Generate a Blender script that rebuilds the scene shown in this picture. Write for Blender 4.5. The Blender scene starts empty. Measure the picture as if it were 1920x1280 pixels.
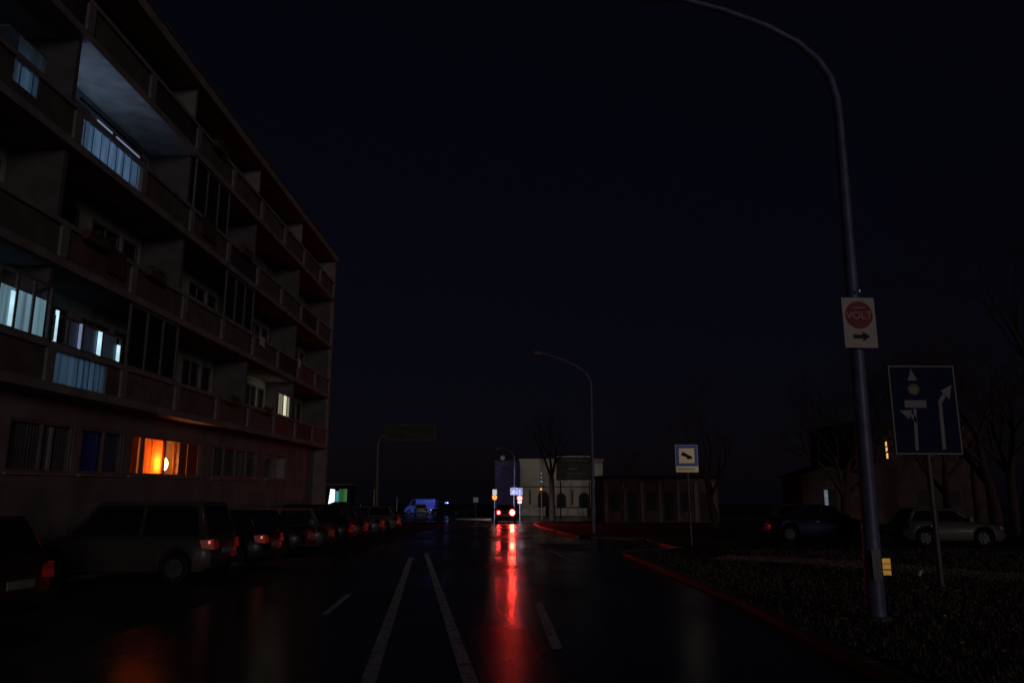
import bpy, bmesh, math, random
from mathutils import Vector, Matrix
R = math.radians
random.seed(7)
scn = bpy.context.scene
COL = scn.collection

# ------------------------------------------------------------------ camera, sky, sun, exposure
cam_d = bpy.data.cameras.new('camera'); cam = bpy.data.objects.new('camera', cam_d); COL.objects.link(cam)
cam.location = (0, 0, 1.7)
cam.rotation_euler = (R(90 + 11.05), 0, R(-0.2))
cam_d.sensor_width = 36; cam_d.lens = 26.12; cam_d.clip_start = .05; cam_d.clip_end = 3000
scn.camera = cam

SUN_EL, SUN_AZ = 6.0, 24.0          # low warm light from behind and to the right of the camera
w = bpy.data.worlds.new('World'); scn.world = w; w.use_nodes = True
nt = w.node_tree; bg = nt.nodes['Background']
sky = nt.nodes.new('ShaderNodeTexSky'); sky.sky_type = 'NISHITA'; sky.sun_disc = False
sky.sun_elevation = R(SUN_EL); sky.sun_rotation = R(180 - SUN_AZ)
mix = nt.nodes.new('ShaderNodeMix'); mix.data_type = 'RGBA'; mix.blend_type = 'MULTIPLY'
mix.inputs['Factor'].default_value = 1
nt.links.new(sky.outputs[0], mix.inputs['A']); mix.inputs['B'].default_value = (.005, .004, .009, 1)
add = nt.nodes.new('ShaderNodeMix'); add.data_type = 'RGBA'; add.blend_type = 'ADD'; add.inputs['Factor'].default_value = 1
nt.links.new(mix.outputs['Result'], add.inputs['A']); add.inputs['B'].default_value = (.0122, .0110, .026, 1)      # faint blue of the night air
nt.links.new(add.outputs['Result'], bg.inputs['Color']); bg.inputs['Strength'].default_value = 0.08

sd = bpy.data.lights.new('sun', 'SUN'); sd.energy = .15; sd.angle = R(10); sd.color = (1, .86, .82)
so = bpy.data.objects.new('sun', sd); COL.objects.link(so)
so.rotation_euler = Vector((-math.sin(R(SUN_AZ)), math.cos(R(SUN_AZ)), -math.tan(R(SUN_EL)))).to_track_quat('-Z', 'Y').to_euler()

vs = scn.view_settings; vs.view_transform = 'Standard'; vs.look = 'None'; vs.exposure = 0; vs.gamma = 1
vs.use_curve_mapping = False
scn.cycles.use_denoising = True; scn.cycles.max_bounces = 6; scn.cycles.transparent_max_bounces = 12
scn.cycles.sample_clamp_indirect = 4

# ------------------------------------------------------------------ helpers
SL = .02
def gz(y): return -SL * y                    # the street falls two per cent away from the camera
TILT = Matrix.Rotation(-math.atan(SL), 4, 'X')

class MB:
    def __init__(s): s.v = []; s.f = []; s.sm = []
    def add(s, vs_, fs, smooth=False):
        n = len(s.v); s.v += [tuple(p) for p in vs_]
        for f in fs: s.f.append(tuple(i + n for i in f)); s.sm.append(smooth)
        return s
    def box(s, x0, x1, y0, y1, z0, z1, M=None):
        v = [(x, y, z) for z in (z0, z1) for y in (y0, y1) for x in (x0, x1)]
        if M is not None: v = [M @ Vector(p) for p in v]
        return s.add(v, [(0, 2, 3, 1), (4, 5, 7, 6), (0, 1, 5, 4), (2, 6, 7, 3), (0, 4, 6, 2), (1, 3, 7, 5)])
    def quad(s, a, b, c, d): return s.add([a, b, c, d], [(0, 1, 2, 3)])
    def prism(s, pts, y0, y1, M=None):       # polygon in x,z, thick in y
        n = len(pts)
        v = [(p[0], y0, p[1]) for p in pts] + [(p[0], y1, p[1]) for p in pts]
        if M is not None: v = [M @ Vector(p) for p in v]
        fs = [tuple(range(n)), tuple(range(2 * n - 1, n - 1, -1))]
        fs += [(i, i + n, (i + 1) % n + n, (i + 1) % n) for i in range(n)]
        return s.add(v, fs)
    def sheet(s, pts, z): return s.add([(x, y, gz(y) + z) for x, y in pts], [tuple(range(len(pts)))])
    def tube(s, path, rad, n=10, cap=True, smooth=True):
        rings = []; path = [Vector(p) for p in path]
        for i, p in enumerate(path):
            d = (path[min(i + 1, len(path) - 1)] - path[max(i - 1, 0)]).normalized()
            u = d.cross(Vector((0, 1, 0)) if abs(d.y) < .8 else Vector((1, 0, 0))).normalized(); q = d.cross(u)
            r = rad[i] if isinstance(rad, (list, tuple)) else rad
            rings.append([p + r * (math.cos(2 * math.pi * k / n) * u + math.sin(2 * math.pi * k / n) * q) for k in range(n)])
        v = [p for g in rings for p in g]; f = []
        for i in range(len(path) - 1):
            for k in range(n): f.append((i * n + k, i * n + (k + 1) % n, (i + 1) * n + (k + 1) % n, (i + 1) * n + k))
        s.add(v, f, smooth)
        if cap: s.add(rings[0], [tuple(range(n - 1, -1, -1))]); s.add(rings[-1], [tuple(range(n))])
        return s
    def disc(s, c, r, y0, y1, n=24):         # disc facing -y / +y
        return s.prism([(c[0] + r * math.cos(2 * math.pi * k / n), c[1] + r * math.sin(2 * math.pi * k / n)) for k in range(n)], y0, y1)
    def ring(s, c, r0, r1, y0, n=28):
        v = []; f = []
        for k in range(n):
            a = 2 * math.pi * k / n
            v += [(c[0] + r0 * math.cos(a), y0, c[1] + r0 * math.sin(a)), (c[0] + r1 * math.cos(a), y0, c[1] + r1 * math.sin(a))]
        for k in range(n): f.append((2 * k, 2 * k + 1, (2 * k + 3) % (2 * n), (2 * k + 2) % (2 * n)))
        return s.add(v, f)
    def build(s, name, mat=None, parent=None, loc=None, fix=True):
        me = bpy.data.meshes.new(name); me.from_pydata(s.v, [], s.f)
        me.polygons.foreach_set('use_smooth', s.sm)
        if fix:
            bm = bmesh.new(); bm.from_mesh(me); bmesh.ops.recalc_face_normals(bm, faces=bm.faces); bm.to_mesh(me); bm.free()
        me.update()
        if mat: me.materials.append(mat)
        o = bpy.data.objects.new(name, me); COL.objects.link(o)
        if parent: o.parent = parent
        if loc: o.location = loc
        return o

def tag(o, label=None, cat=None, group=None, kind=None):
    if label: o['label'] = label
    if cat: o['category'] = cat
    if group: o['group'] = group
    if kind: o['kind'] = kind
    return o
def empty(name, loc=(0, 0, 0), rz=0, tilt=False):
    o = bpy.data.objects.new(name, None); COL.objects.link(o); o.empty_display_size = .2
    M = Matrix.Translation(loc) @ (TILT if tilt else Matrix.Identity(4)) @ Matrix.Rotation(rz, 4, 'Z')
    o.matrix_world = M
    return o
def copy_obj(o, parent=None, loc=None, name=None):
    c = o.copy(); COL.objects.link(c); c.parent = parent
    if loc: c.location = loc
    return c
def copy_tree(o, parent=None, loc=None):
    c = copy_obj(o, parent, loc)
    for ch in list(o.children): copy_tree(ch, c)
    return c

def mat(name, col, rough=.7, metal=0, var=.25, scale=3, bump=0, bscale=40, spec=.3, col2=None, coat=0, detail=4):
    m = bpy.data.materials.new(name); m.use_nodes = True; t = m.node_tree; b = t.nodes['Principled BSDF']
    b.inputs['Roughness'].default_value = rough; b.inputs['Metallic'].default_value = metal
    b.inputs['Specular IOR Level'].default_value = spec; b.inputs['Coat Weight'].default_value = coat
    tc = t.nodes.new('ShaderNodeTexCoord')
    n = t.nodes.new('ShaderNodeTexNoise'); n.inputs['Scale'].default_value = scale; n.inputs['Detail'].default_value = detail
    t.links.new(tc.outputs['Object'], n.inputs['Vector'])
    r = t.nodes.new('ShaderNodeValToRGB'); e = r.color_ramp.elements
    e[0].position = .3; e[1].position = .72
    c2 = col2 or tuple(c * (1 + var) for c in col)
    e[0].color = (*[c * (1 - var) for c in col], 1) if not col2 else (*col, 1); e[1].color = (*c2, 1)
    t.links.new(n.outputs['Fac'], r.inputs['Fac']); t.links.new(r.outputs['Color'], b.inputs['Base Color'])
    if bump:
        n2 = t.nodes.new('ShaderNodeTexNoise'); n2.inputs['Scale'].default_value = bscale; n2.inputs['Detail'].default_value = 6
        t.links.new(tc.outputs['Object'], n2.inputs['Vector'])
        bp = t.nodes.new('ShaderNodeBump'); bp.inputs['Strength'].default_value = bump; bp.inputs['Distance'].default_value = .02
        t.links.new(n2.outputs['Fac'], bp.inputs['Height']); t.links.new(bp.outputs['Normal'], b.inputs['Normal'])
    return m
def emit(name, col, s, var=0, axis='Y', scale=6):
    m = bpy.data.materials.new(name); m.use_nodes = True; t = m.node_tree
    b = t.nodes['Principled BSDF']; b.inputs['Base Color'].default_value = (*[min(.8, c) * .5 for c in col], 1); b.inputs['Roughness'].default_value = .4
    b.inputs['Emission Color'].default_value = (*col, 1); b.inputs['Emission Strength'].default_value = s
    if var:
        tc = t.nodes.new('ShaderNodeTexCoord'); mp = t.nodes.new('ShaderNodeMapping')
        sc = {'X': (1, .05, .05), 'Y': (.05, 1, .05), 'Z': (.05, .05, 1)}[axis]; mp.inputs['Scale'].default_value = sc
        n = t.nodes.new('ShaderNodeTexNoise'); n.inputs['Scale'].default_value = scale; n.inputs['Detail'].default_value = 3
        mr = t.nodes.new('ShaderNodeMapRange'); mr.inputs[1].default_value = .3; mr.inputs[2].default_value = .7
        mr.inputs[3].default_value = s * (1 - var); mr.inputs[4].default_value = s * (1 + var)
        t.links.new(tc.outputs['Object'], mp.inputs[0]); t.links.new(mp.outputs[0], n.inputs['Vector'])
        t.links.new(n.outputs['Fac'], mr.inputs[0]); t.links.new(mr.outputs[0], b.inputs['Emission Strength'])
    return m
def glass(name, tint=(.95, .96, .97), refl=.12, rough=.05):
    m = bpy.data.materials.new(name); m.use_nodes = True; t = m.node_tree
    for n in list(t.nodes):
        if n.type == 'BSDF_PRINCIPLED': t.nodes.remove(n)
    out = [n for n in t.nodes if n.type == 'OUTPUT_MATERIAL'][0]
    tr = t.nodes.new('ShaderNodeBsdfTransparent'); tr.inputs[0].default_value = (*tint, 1)
    gl = t.nodes.new('ShaderNodeBsdfGlossy'); gl.inputs['Roughness'].default_value = rough
    lw = t.nodes.new('ShaderNodeLayerWeight'); fr = t.nodes.new('ShaderNodeMapRange'); fr.inputs[1].default_value = .5; fr.inputs[2].default_value = 1; fr.inputs[3].default_value = .05; fr.inputs[4].default_value = .6
    t.links.new(lw.outputs['Facing'], fr.inputs[0])
    mx = t.nodes.new('ShaderNodeMixShader')
    t.links.new(fr.outputs[0], mx.inputs[0]); t.links.new(tr.outputs[0], mx.inputs[1]); t.links.new(gl.outputs[0], mx.inputs[2])
    t.links.new(mx.outputs[0], out.inputs[0]); return m
def cloth(name, col, trans=.6):
    m = bpy.data.materials.new(name); m.use_nodes = True; t = m.node_tree
    for n in list(t.nodes):
        if n.type == 'BSDF_PRINCIPLED': t.nodes.remove(n)
    out = [n for n in t.nodes if n.type == 'OUTPUT_MATERIAL'][0]
    d = t.nodes.new('ShaderNodeBsdfDiffuse'); q = t.nodes.new('ShaderNodeBsdfTranslucent'); mx = t.nodes.new('ShaderNodeMixShader')
    tc = t.nodes.new('ShaderNodeTexCoord'); mp = t.nodes.new('ShaderNodeMapping'); mp.inputs['Scale'].default_value = (1, 1, .06)
    n = t.nodes.new('ShaderNodeTexNoise'); n.inputs['Scale'].default_value = 7; r = t.nodes.new('ShaderNodeValToRGB')
    r.color_ramp.elements[0].position = .35; r.color_ramp.elements[1].position = .65
    r.color_ramp.elements[0].color = (*[c * .55 for c in col], 1); r.color_ramp.elements[1].color = (*col, 1)
    t.links.new(tc.outputs['Object'], mp.inputs[0]); t.links.new(mp.outputs[0], n.inputs['Vector']); t.links.new(n.outputs['Fac'], r.inputs[0])
    t.links.new(r.outputs[0], d.inputs[0]); t.links.new(r.outputs[0], q.inputs[0]); mx.inputs[0].default_value = trans
    t.links.new(d.outputs[0], mx.inputs[1]); t.links.new(q.outputs[0], mx.inputs[2]); t.links.new(mx.outputs[0], out.inputs[0]); return m

# wet asphalt: dark, glossy, with drier and wetter patches and a fine aggregate relief
def asphalt():
    m = mat('wet_asphalt', (.030, .030, .032), .3, var=.35, scale=.9, bump=.0)
    t = m.node_tree; b = t.nodes['Principled BSDF']; tc = [n for n in t.nodes if n.type == 'TEX_COORD'][0]
    n = t.nodes.new('ShaderNodeTexNoise'); n.inputs['Scale'].default_value = .45; n.inputs['Detail'].default_value = 5
    mp = t.nodes.new('ShaderNodeMapping'); mp.inputs['Scale'].default_value = (1, .4, 1)
    t.links.new(tc.outputs['Object'], mp.inputs[0]); t.links.new(mp.outputs[0], n.inputs['Vector'])
    mr = t.nodes.new('ShaderNodeMapRange'); mr.inputs[1].default_value = .35; mr.inputs[2].default_value = .65
    mr.inputs[3].default_value = .14; mr.inputs[4].default_value = .33
    t.links.new(n.outputs['Fac'], mr.inputs[0]); t.links.new(mr.outputs[0], b.inputs['Roughness'])
    v = t.nodes.new('ShaderNodeTexVoronoi'); v.inputs['Scale'].default_value = 55
    n3 = t.nodes.new('ShaderNodeTexNoise'); n3.inputs['Scale'].default_value = 4; n3.inputs['Detail'].default_value = 8
    t.links.new(tc.outputs['Object'], v.inputs['Vector']); t.links.new(tc.outputs['Object'], n3.inputs['Vector'])
    ad = t.nodes.new('ShaderNodeMath'); ad.operation = 'ADD'; t.links.new(v.outputs['Distance'], ad.inputs[0]); t.links.new(n3.outputs['Fac'], ad.inputs[1])
    bp = t.nodes.new('ShaderNodeBump'); bp.inputs['Strength'].default_value = .2; bp.inputs['Distance'].default_value = .005
    t.links.new(ad.outputs[0], bp.inputs['Height']); t.links.new(bp.outputs['Normal'], b.inputs['Normal'])
    return m
def worn_paint():
    m = mat('worn_road_paint', (.30, .30, .32), .45, var=.1, scale=8)
    t = m.node_tree; r = [n for n in t.nodes if n.type == 'VALTORGB'][0]
    r.color_ramp.elements[0].color = (.06, .06, .065, 1); r.color_ramp.elements[0].position = .30
    r.color_ramp.elements[1].color = (.72, .72, .76, 1); r.color_ramp.elements[1].position = .48
    b = t.nodes['Principled BSDF']; b.inputs['Sheen Weight'].default_value = .09; b.inputs['Sheen Roughness'].default_value = .5; b.inputs['Specular IOR Level'].default_value = .1
    return m

M = {}
M['asphalt'] = asphalt(); M['paint'] = worn_paint()
M['soil'] = mat('soil', (.035, .028, .02), .9, scale=1.5, bump=.6, bscale=12)
M['grass_ground'] = mat('grass_ground', (.035, .035, .015), .9, scale=2, bump=.8, bscale=25, col2=(.065, .05, .03))
M['path'] = mat('path_gravel', (.22, .16, .13), .6, scale=3, bump=1.0, bscale=18, col2=(.36, .27, .23))
M['pave'] = mat('concrete_paving', (.16, .15, .14), .55, scale=4, bump=.3)
M['kerb'] = mat('kerb_concrete', (.20, .17, .16), .46, scale=6, spec=.05, bump=.3, bscale=60)
M['render'] = mat('facade_concrete', (.23, .185, .185), .85, scale=1.2, bump=.3, bscale=30)
M['frame'] = mat('balcony_concrete', (.26, .23, .235), .85, scale=1.6, bump=.3, bscale=30)
M['panel'] = mat('balcony_panel', (.14, .12, .12), .6, scale=2, bump=.15)
M['panel_red'] = mat('balcony_panel_red', (.17, .10, .095), .6, scale=2, bump=.15)
M['panel_pale'] = mat('balcony_panel_pale', (.20, .18, .175), .7, scale=3, bump=.2, col2=(.12, .10, .10)); M['panel_dark'] = mat('balcony_panel_dark', (.06, .055, .06), .6, scale=2, bump=.15)
M['ceil'] = mat('ceiling_paint', (.55, .53, .52), .8, scale=2, bump=.1)
M['winframe'] = mat('window_frame_paint', (.16, .145, .14), .5, scale=9)
M['pane'] = mat('dark_pane', (.01, .011, .014), .08, scale=2, spec=.6)
M['glass'] = glass('clear_glass')
M['steel'] = mat('galvanised_steel', (.15, .16, .27), .5, metal=.25, scale=5, bump=.05)  # blue tint stands in for blue light on the poles
M['steel_d'] = mat('grey_painted_steel', (.13, .125, .13), .5, metal=.3, scale=5)
M['black'] = mat('black_rubber', (.012, .012, .013), .75)
M['dark'] = mat('dark_plastic', (.02, .02, .022), .7, spec=.08)
M['white'] = mat('white_sign_face', (.60, .56, .52), .6, var=.08, scale=7)
M['red'] = mat('red_sign_ink', (.30, .05, .055), .6, var=.15, scale=7)
M['pinkish'] = mat('faded_white_ink', (.50, .34, .34), .6, var=.1, scale=7)
M['ink'] = mat('black_ink', (.012, .010, .010), .6)
M['blue'] = mat('blue_sign_face', (.018, .020, .078), .6, spec=.05, var=.15, scale=5)
M['signwhite'] = mat('dull_white_ink', (.30, .29, .29), .6, var=.12, scale=6)
M['signred'] = mat('dull_ring_ink', (.22, .15, .14), .6)
M['retro_cream'] = mat('cream_reflective_sheet', (.80, .68, .43), .35, metal=1, var=.06, scale=9)
M['retro_blue'] = mat('blue_reflective_sheet', (.10, .14, .42), .46, metal=1, var=.1, scale=9)
M['retro_white'] = mat('white_reflective_sheet', (.50, .54, .62), .70, metal=1, var=.05, scale=9)
M['retro_grey'] = mat('grey_reflective_rim', (.35, .38, .45), .45, metal=1, var=.05, scale=9)
M['retro_orange'] = mat('orange_reflective_sheet', (.7, .20, .05), .50, metal=1, var=.05, scale=9)
M['retro_yellow'] = mat('yellow_reflective_sheet', (.95, .55, .10), .40, metal=1, var=.12, scale=14)
M['bark_silhouette'] = mat('silhouette_bark', (.022, .016, .015), .85, scale=6, bump=.6, bscale=30)  # silhouette shade of the forked tree put into a darker bark
M['bark'] = mat('bark', (.080, .048, .043), .9, scale=6, bump=.6, bscale=30)
M['pale_wall'] = mat('pale_render', (.60, .55, .48), .85, scale=.8, bump=.2, col2=(.46, .41, .35))
M['dim_wall'] = mat('dim_render', (.13, .085, .08), .85, scale=.8, bump=.2)
M['rim'] = mat('wheel_alloy', (.085, .085, .09), .5, metal=.2)
M['chrome'] = mat('bright_trim', (.6, .6, .62), .18, metal=1)
M['tail_off'] = mat('tail_lens', (.035, .003, .004), .6, spec=.06, scale=30, var=.4)
M['tail_reflect'] = emit('tail_reflected_glow', (1, .04, .03), .018, .9, 'Z', 40)  # faint glow imitates red light reflected in parked cars' lenses
M['tail_glint'] = emit('tail_glint_glow', (1, .22, .16), .8)  # glowing spot imitates a small reflected glint
M['tail_glow'] = emit('tail_lens_glow', (1, .014, .014), 7)
M['tail_mid'] = emit('tail_ring_glow', (1, .016, .014), 9)
M['tail_lit'] = emit('brake_lamp_lit', (1, .045, .024), 600)
M['tail_lit2'] = emit('tail_lamp_lit', (1, .036, .036), 110)
M['head_off'] = mat('headlamp_lens', (.5, .52, .55), .08, spec=.9)
M['head_lit'] = emit('headlamp_lit', (1, .95, .85), 8)
M['plate'] = mat('number_plate', (.28, .28, .27), .8, spec=.05)
M['tarmac_old'] = mat('car_park_asphalt', (.05, .045, .042), .5, scale=1.2, bump=.3, bscale=60)

# ------------------------------------------------------------------ ground, roads, pavements
def sheet_grid(name, xs, ys, zf, m, kind='structure'):
    mb = MB(); n = len(xs)
    v = [(x, y, zf(x, y)) for y in ys for x in xs]
    f = [(j * n + i, j * n + i + 1, (j + 1) * n + i + 1, (j + 1) * n + i) for j in range(len(ys) - 1) for i in range(n - 1)]
    mb.add(v, f); o = mb.build(name, m); return tag(o, kind=kind)
sheet_grid('ground', [-500, -100, 100, 500], [-60, 0, 100, 300, 900], lambda x, y: gz(y), M['soil'])

KERB = [(-6, 3.40), (8, 3.60), (13, 3.85), (20, 3.80), (25.4, 3.69), (27.6, 6.10), (34.5, 6.00), (37.3, 3.25), (45, 2.65), (53, 2.04), (60, 1.95), (63, 2.7), (65, 4.6), (66, 8), (66.4, 14), (66.6, 60)]
mb = MB()
pts = [(x, y) for y, x in KERB[:14]] + [(-5.2, 66), (-5.2, -6)]
mb.sheet(pts, .004); tag(mb.build('road', M['asphalt']), kind='structure')
mb = MB(); mb.sheet([(-120, 66), (8, 66), (14, 66.4), (120, 66.6), (120, 92), (-120, 92)], .004)
tag(mb.build('cross_road', M['asphalt']), kind='structure')
mb = MB(); mb.sheet([(-17, 92), (-5, 92), (-9, 260), (-21, 260)], .004); tag(mb.build('road', M['asphalt']), kind='structure')
mb = MB(); mb.sheet([(-9.6, -6), (-5.2, -6), (-5.2, 60), (-9.6, 60)], .008); tag(mb.build('parking_strip', M['tarmac_old']), kind='structure')
mb = MB(); mb.sheet([(-10.72, -6), (-9.75, -6), (-9.75, 60), (-10.72, 60)], .12); tag(mb.build('pavement', M['pave']), kind='structure')

# right verge, raised behind the kerb
mb = MB(); v = []; f = []
K2 = [(x + .15, y) for y, x in KERB]
K2[13] = (8, 65.85); K2[14] = (14, 66.2); K2[15] = (60, 66.4); K2[12] = (4.75, 64.85); K2[11] = (2.85, 62.9)
for i, (x, y) in enumerate(K2): v += [(x, y, gz(y) + .11), (75, min(y, 64), gz(min(y, 64)) + .11)]
f = [(2 * i, 2 * i + 1, 2 * i + 3, 2 * i + 2) for i in range(len(K2) - 1)]
mb.add(v, f); tag(mb.build('grass_verge', M['grass_ground']), kind='structure')
mb = MB(); mb.sheet([(9.5, 26.2), (34, 25), (34, 41), (9.5, 41)], .115); tag(mb.build('car_park', M['tarmac_old']), kind='structure')
mb = MB(); mb.sheet([(5.6, 21.9), (7.6, 20.5), (9.2, 17.6), (11.4, 14.6), (14.5, 12.1), (16, 13.2), (12.6, 16.4), (10.8, 19.0), (9.4, 21.8), (6.8, 23.6)], .116)
tag(mb.build('footpath', M['path']), kind='structure')
mb = MB(); mb.sheet([(4.3, 3), (4.42, 3), (4.5, 10.6), (4.38, 10.6)], .117); tag(mb.build('paving_edge', M['kerb']), kind='structure')

# kerb stones, one by one
kerb = empty('kerb'); tag(kerb, kind='structure')
def along(pl, step):
    out = []; carry = 0
    for (a, b) in zip(pl[:-1], pl[1:]):
        A = Vector(a); B = Vector(b); L = (B - A).length; d = (B - A) / L; t = carry
        while t + step <= L + 1e-6: out.append((A + d * (t + step / 2), d)); t += step
        carry = 0
    return out
st = MB(); bmv = [(-.495, -.01, 0), (.495, -.01, 0), (.495, .15, 0), (-.495, .15, 0), (-.495, .0, .11), (.495, .0, .11), (.495, .02, .125), (-.495, .02, .125), (.495, .15, .125), (-.495, .15, .125)]
st.add(bmv, [(0, 1, 5, 4), (4, 5, 6, 7), (7, 6, 8, 9), (3, 9, 8, 2), (0, 4, 7, 9, 3), (1, 2, 8, 6, 5)])
stone = None
for p, d in along([(x, y) for y, x in KERB[:14]], 1.0):
    if p.y < 2: continue
    if stone is None: stone = st.build('kerb_stone', M['kerb'], kerb); o = stone
    else: o = copy_obj(stone, kerb)
    o.matrix_local = Matrix.Translation((p.x, p.y, gz(p.y) + random.uniform(-.006, .006))) @ TILT @ Matrix.Rotation(math.atan2(d.y, d.x) + random.uniform(-.008, .008), 4, 'Z') @ Matrix.Scale(-1, 4, (0, 1, 0))
mb = MB(); mb.add([(x, y, gz(y) + z) for y in (-6, 60) for x, z in ((-9.75, 0), (-9.75, .125), (-9.6, .125), (-9.6, 0))], [(0, 1, 5, 4), (1, 2, 6, 5), (2, 3, 7, 6)])
tag(mb.build('kerb', M['kerb']), kind='structure')

def stripe(a, b, wd, z=.009):
    A = Vector(a); B = Vector(b); n = Vector((-(B - A).y, (B - A).x)).normalized() * wd / 2; m = MB()
    k = 8
    for i in range(k):
        P = A.lerp(B, i / k); Q = A.lerp(B, (i + 1) / k)
        m.sheet([tuple(P + n), tuple(P - n), tuple(Q - n), tuple(Q + n)], z)
    return tag(m.build('road_marking', M['paint']), kind='structure')
stripe((-.98, 4), (-3.09, 24.2), .15); stripe((.11, 4), (-2.85, 26.3), .15)
stripe((.57, 9.3), (.50, 13.5), .13); stripe((.62, 1.5), (.6, 5.3), .13); stripe((1.9, 22), (1.45, 28.2), .12)
stripe((-2.85, 12.0), (-3.02, 14.7), .10);
for i in range(6): stripe((-4.7 + i * 1.05, 65.2), (-4.7 + i * 1.05, 62.9), .5)

# ------------------------------------------------------------------ the apartment building on the left
bld = empty('apartment_building', (-11, 26, gz(26)))
tag(bld, 'long five-storey concrete apartment block with rows of balconies', 'building')
OFF = Vector((11, -26, -gz(26)))
def bpart(mb, name, m, parent=None):
    if parent is None:
        mb.v = [tuple(Vector(p) + OFF) for p in mb.v]; return mb.build(name, m, bld)
    return mb.build(name, m, parent)
Y0, NB, BAY = 6.55, 11, 3.15; Y1 = Y0 + NB * BAY
XP, XB, XG = -10.0, -11.5, -10.7
ZS = [3.75, 6.53, 9.33, 12.10]; ROOF = 14.85
# ground floor wall with real openings
WINS = [(9.6, 11.6), (12.3, 15.2), (16.0, 18.4), (18.75, 20.8), (21.2, 26.2), (27.1, 31.9), (33.0, 36.2)]
mb = MB(); sill, head = 2.02, 3.18
def gbox(y0, y1, z0, z1): mb.box(XG - .3, XG, y0, y1, z0, z1)
gbox(Y0, Y1, -2.2, sill); gbox(Y0, Y1, head, ZS[0])
prev = Y0
for a, b in WINS: gbox(prev, a, sill, head); prev = b
gbox(prev, Y1, sill, head)
bpart(mb, 'wall', M['render'])
mb = MB(); mb.box(XG - .02, XG + .05, Y0, Y1 - .02, -1.6, .55); bpart(mb, 'plinth', M['panel'])
mb = MB(); mb.box(XB - .25, XB, Y0, Y1, ZS[0], ROOF - .3); bpart(mb, 'wall', M['ceil'])
mb = MB(); mb.box(-22, XP - .02, Y1, Y1 + .25, -2.2, ROOF - .02); bpart(mb, 'end_wall', M['render'])
mb = MB(); mb.box(-22, -21.7, Y0, Y1, -2.2, ROOF - .1); mb.box(-22, XP - .02, Y0 - .25, Y0, -2.2, ROOF - .02); bpart(mb, 'wall', M['render'])
mb = MB(); mb.box(-22.2, XP + .06, Y0 - .3, Y1 + .3, ROOF - .42, ROOF); bpart(mb, 'roof', M['frame'])
mb = MB(); mb.box(XP + .06, XP + .10, Y0 - .3, Y1 + .3, ROOF - .1, ROOF + .03); bpart(mb, 'roof_flashing', M['steel_d'])
for k, z in enumerate(ZS):
    mb = MB(); mb.box(XB - .2 if k else XG - 6, XP, Y0, Y1, z, z + .2); bpart(mb, 'balcony_slab', M['frame'])
    mb = MB(); mb.box(XP - .16, XP + .03, Y0, Y1, z + .92, z + 1.04); bpart(mb, 'rail', M['frame'])
# parapet piers, panels, dividing walls, windows and doors
M['divider'] = mat('shaded_render', (.115, .10, .108), .85, scale=1.6, bump=.3)  # lower dividing walls coloured darker for shade; top row keeps a lit tone
pier = None; div2 = None; panel = None; div = None; win = None; door = None
LIT = {}     # (floor, bay) -> lit
def addshared(proto, name, mbf, m, loc):
    if proto is None: proto = mbf().build(name, m, bld); proto.location = loc; return proto
    copy_obj(proto, bld, loc); return proto
def L(x, y, z): return tuple(Vector((x, y, z)) + OFF)
rnd = random.Random(3)
pan_meshes = {}
def bay_y(i): return Y0 + i * BAY
CLEAR = {(0, 3), (0, 2), (2, 3), (2, 2), (2, 4)}
for k, z in enumerate(ZS):
    for i in range(NB + 1):
        y = bay_y(i)
        pier = addshared(pier, 'pier', lambda: MB().box(-.14, .02, -.14, .14, 0, .72), M['frame'], L(XP, min(max(y, Y0 + .15), Y1 - .15), z + .2))
        if i % 2 == 1 and i:
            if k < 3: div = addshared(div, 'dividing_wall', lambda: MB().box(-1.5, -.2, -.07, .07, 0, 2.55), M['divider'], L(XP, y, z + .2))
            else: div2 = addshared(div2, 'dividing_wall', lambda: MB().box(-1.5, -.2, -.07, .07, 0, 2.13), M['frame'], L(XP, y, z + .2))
    for i in range(NB):
        y = bay_y(i)
        if (k, i) not in CLEAR:
            mname = rnd.choice(('panel', 'panel', 'panel', 'panel_red', 'panel_pale', 'panel_dark'))
            if mname not in pan_meshes:
                o = MB().box(-.10, -.05, .14, BAY - .14, 0, .72).build('parapet_panel', M[mname], bld); o.location = L(XP, y, z + .2); pan_meshes[mname] = o
            else: copy_obj(pan_meshes[mname], bld, L(XP, y, z + .2))
        # back wall: a window and a balcony door
        if win is None:
            m_ = MB(); 
            for (a, b, c, d) in ((0, 1.4, 0, .07), (0, 1.4, 1.33, 1.4), (0, .07, .07, 1.33), (1.33, 1.4, .07, 1.33), (.67, .73, .07, 1.33)): m_.box(0, .05, a, b, c, d)
            win = m_.build('window', M['winframe'], bld); win.location = L(XB, y + .3, z + 1.0)
            MB().box(.005, .02, .07, 1.33, .07, 1.33).build('pane', M['pane'], win)
            m_ = MB()
            for (a, b, c, d) in ((0, .85, 0, .08), (0, .85, 2.12, 2.2), (0, .08, .08, 2.12), (.77, .85, .08, 2.12), (.08, .77, .8, .87)): m_.box(0, .05, a, b, c, d)
            door = m_.build('balcony_door', M['winframe'], bld); door.location = L(XB, y + 1.95, z + .21)
            MB().box(.005, .02, .08, .77, .08, 2.12).build('pane', M['pane'], door)
        else:
            copy_tree(win, bld, L(XB, y + .3, z + 1.0)); copy_tree(door, bld, L(XB, y + 1.95, z + .21))

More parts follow.
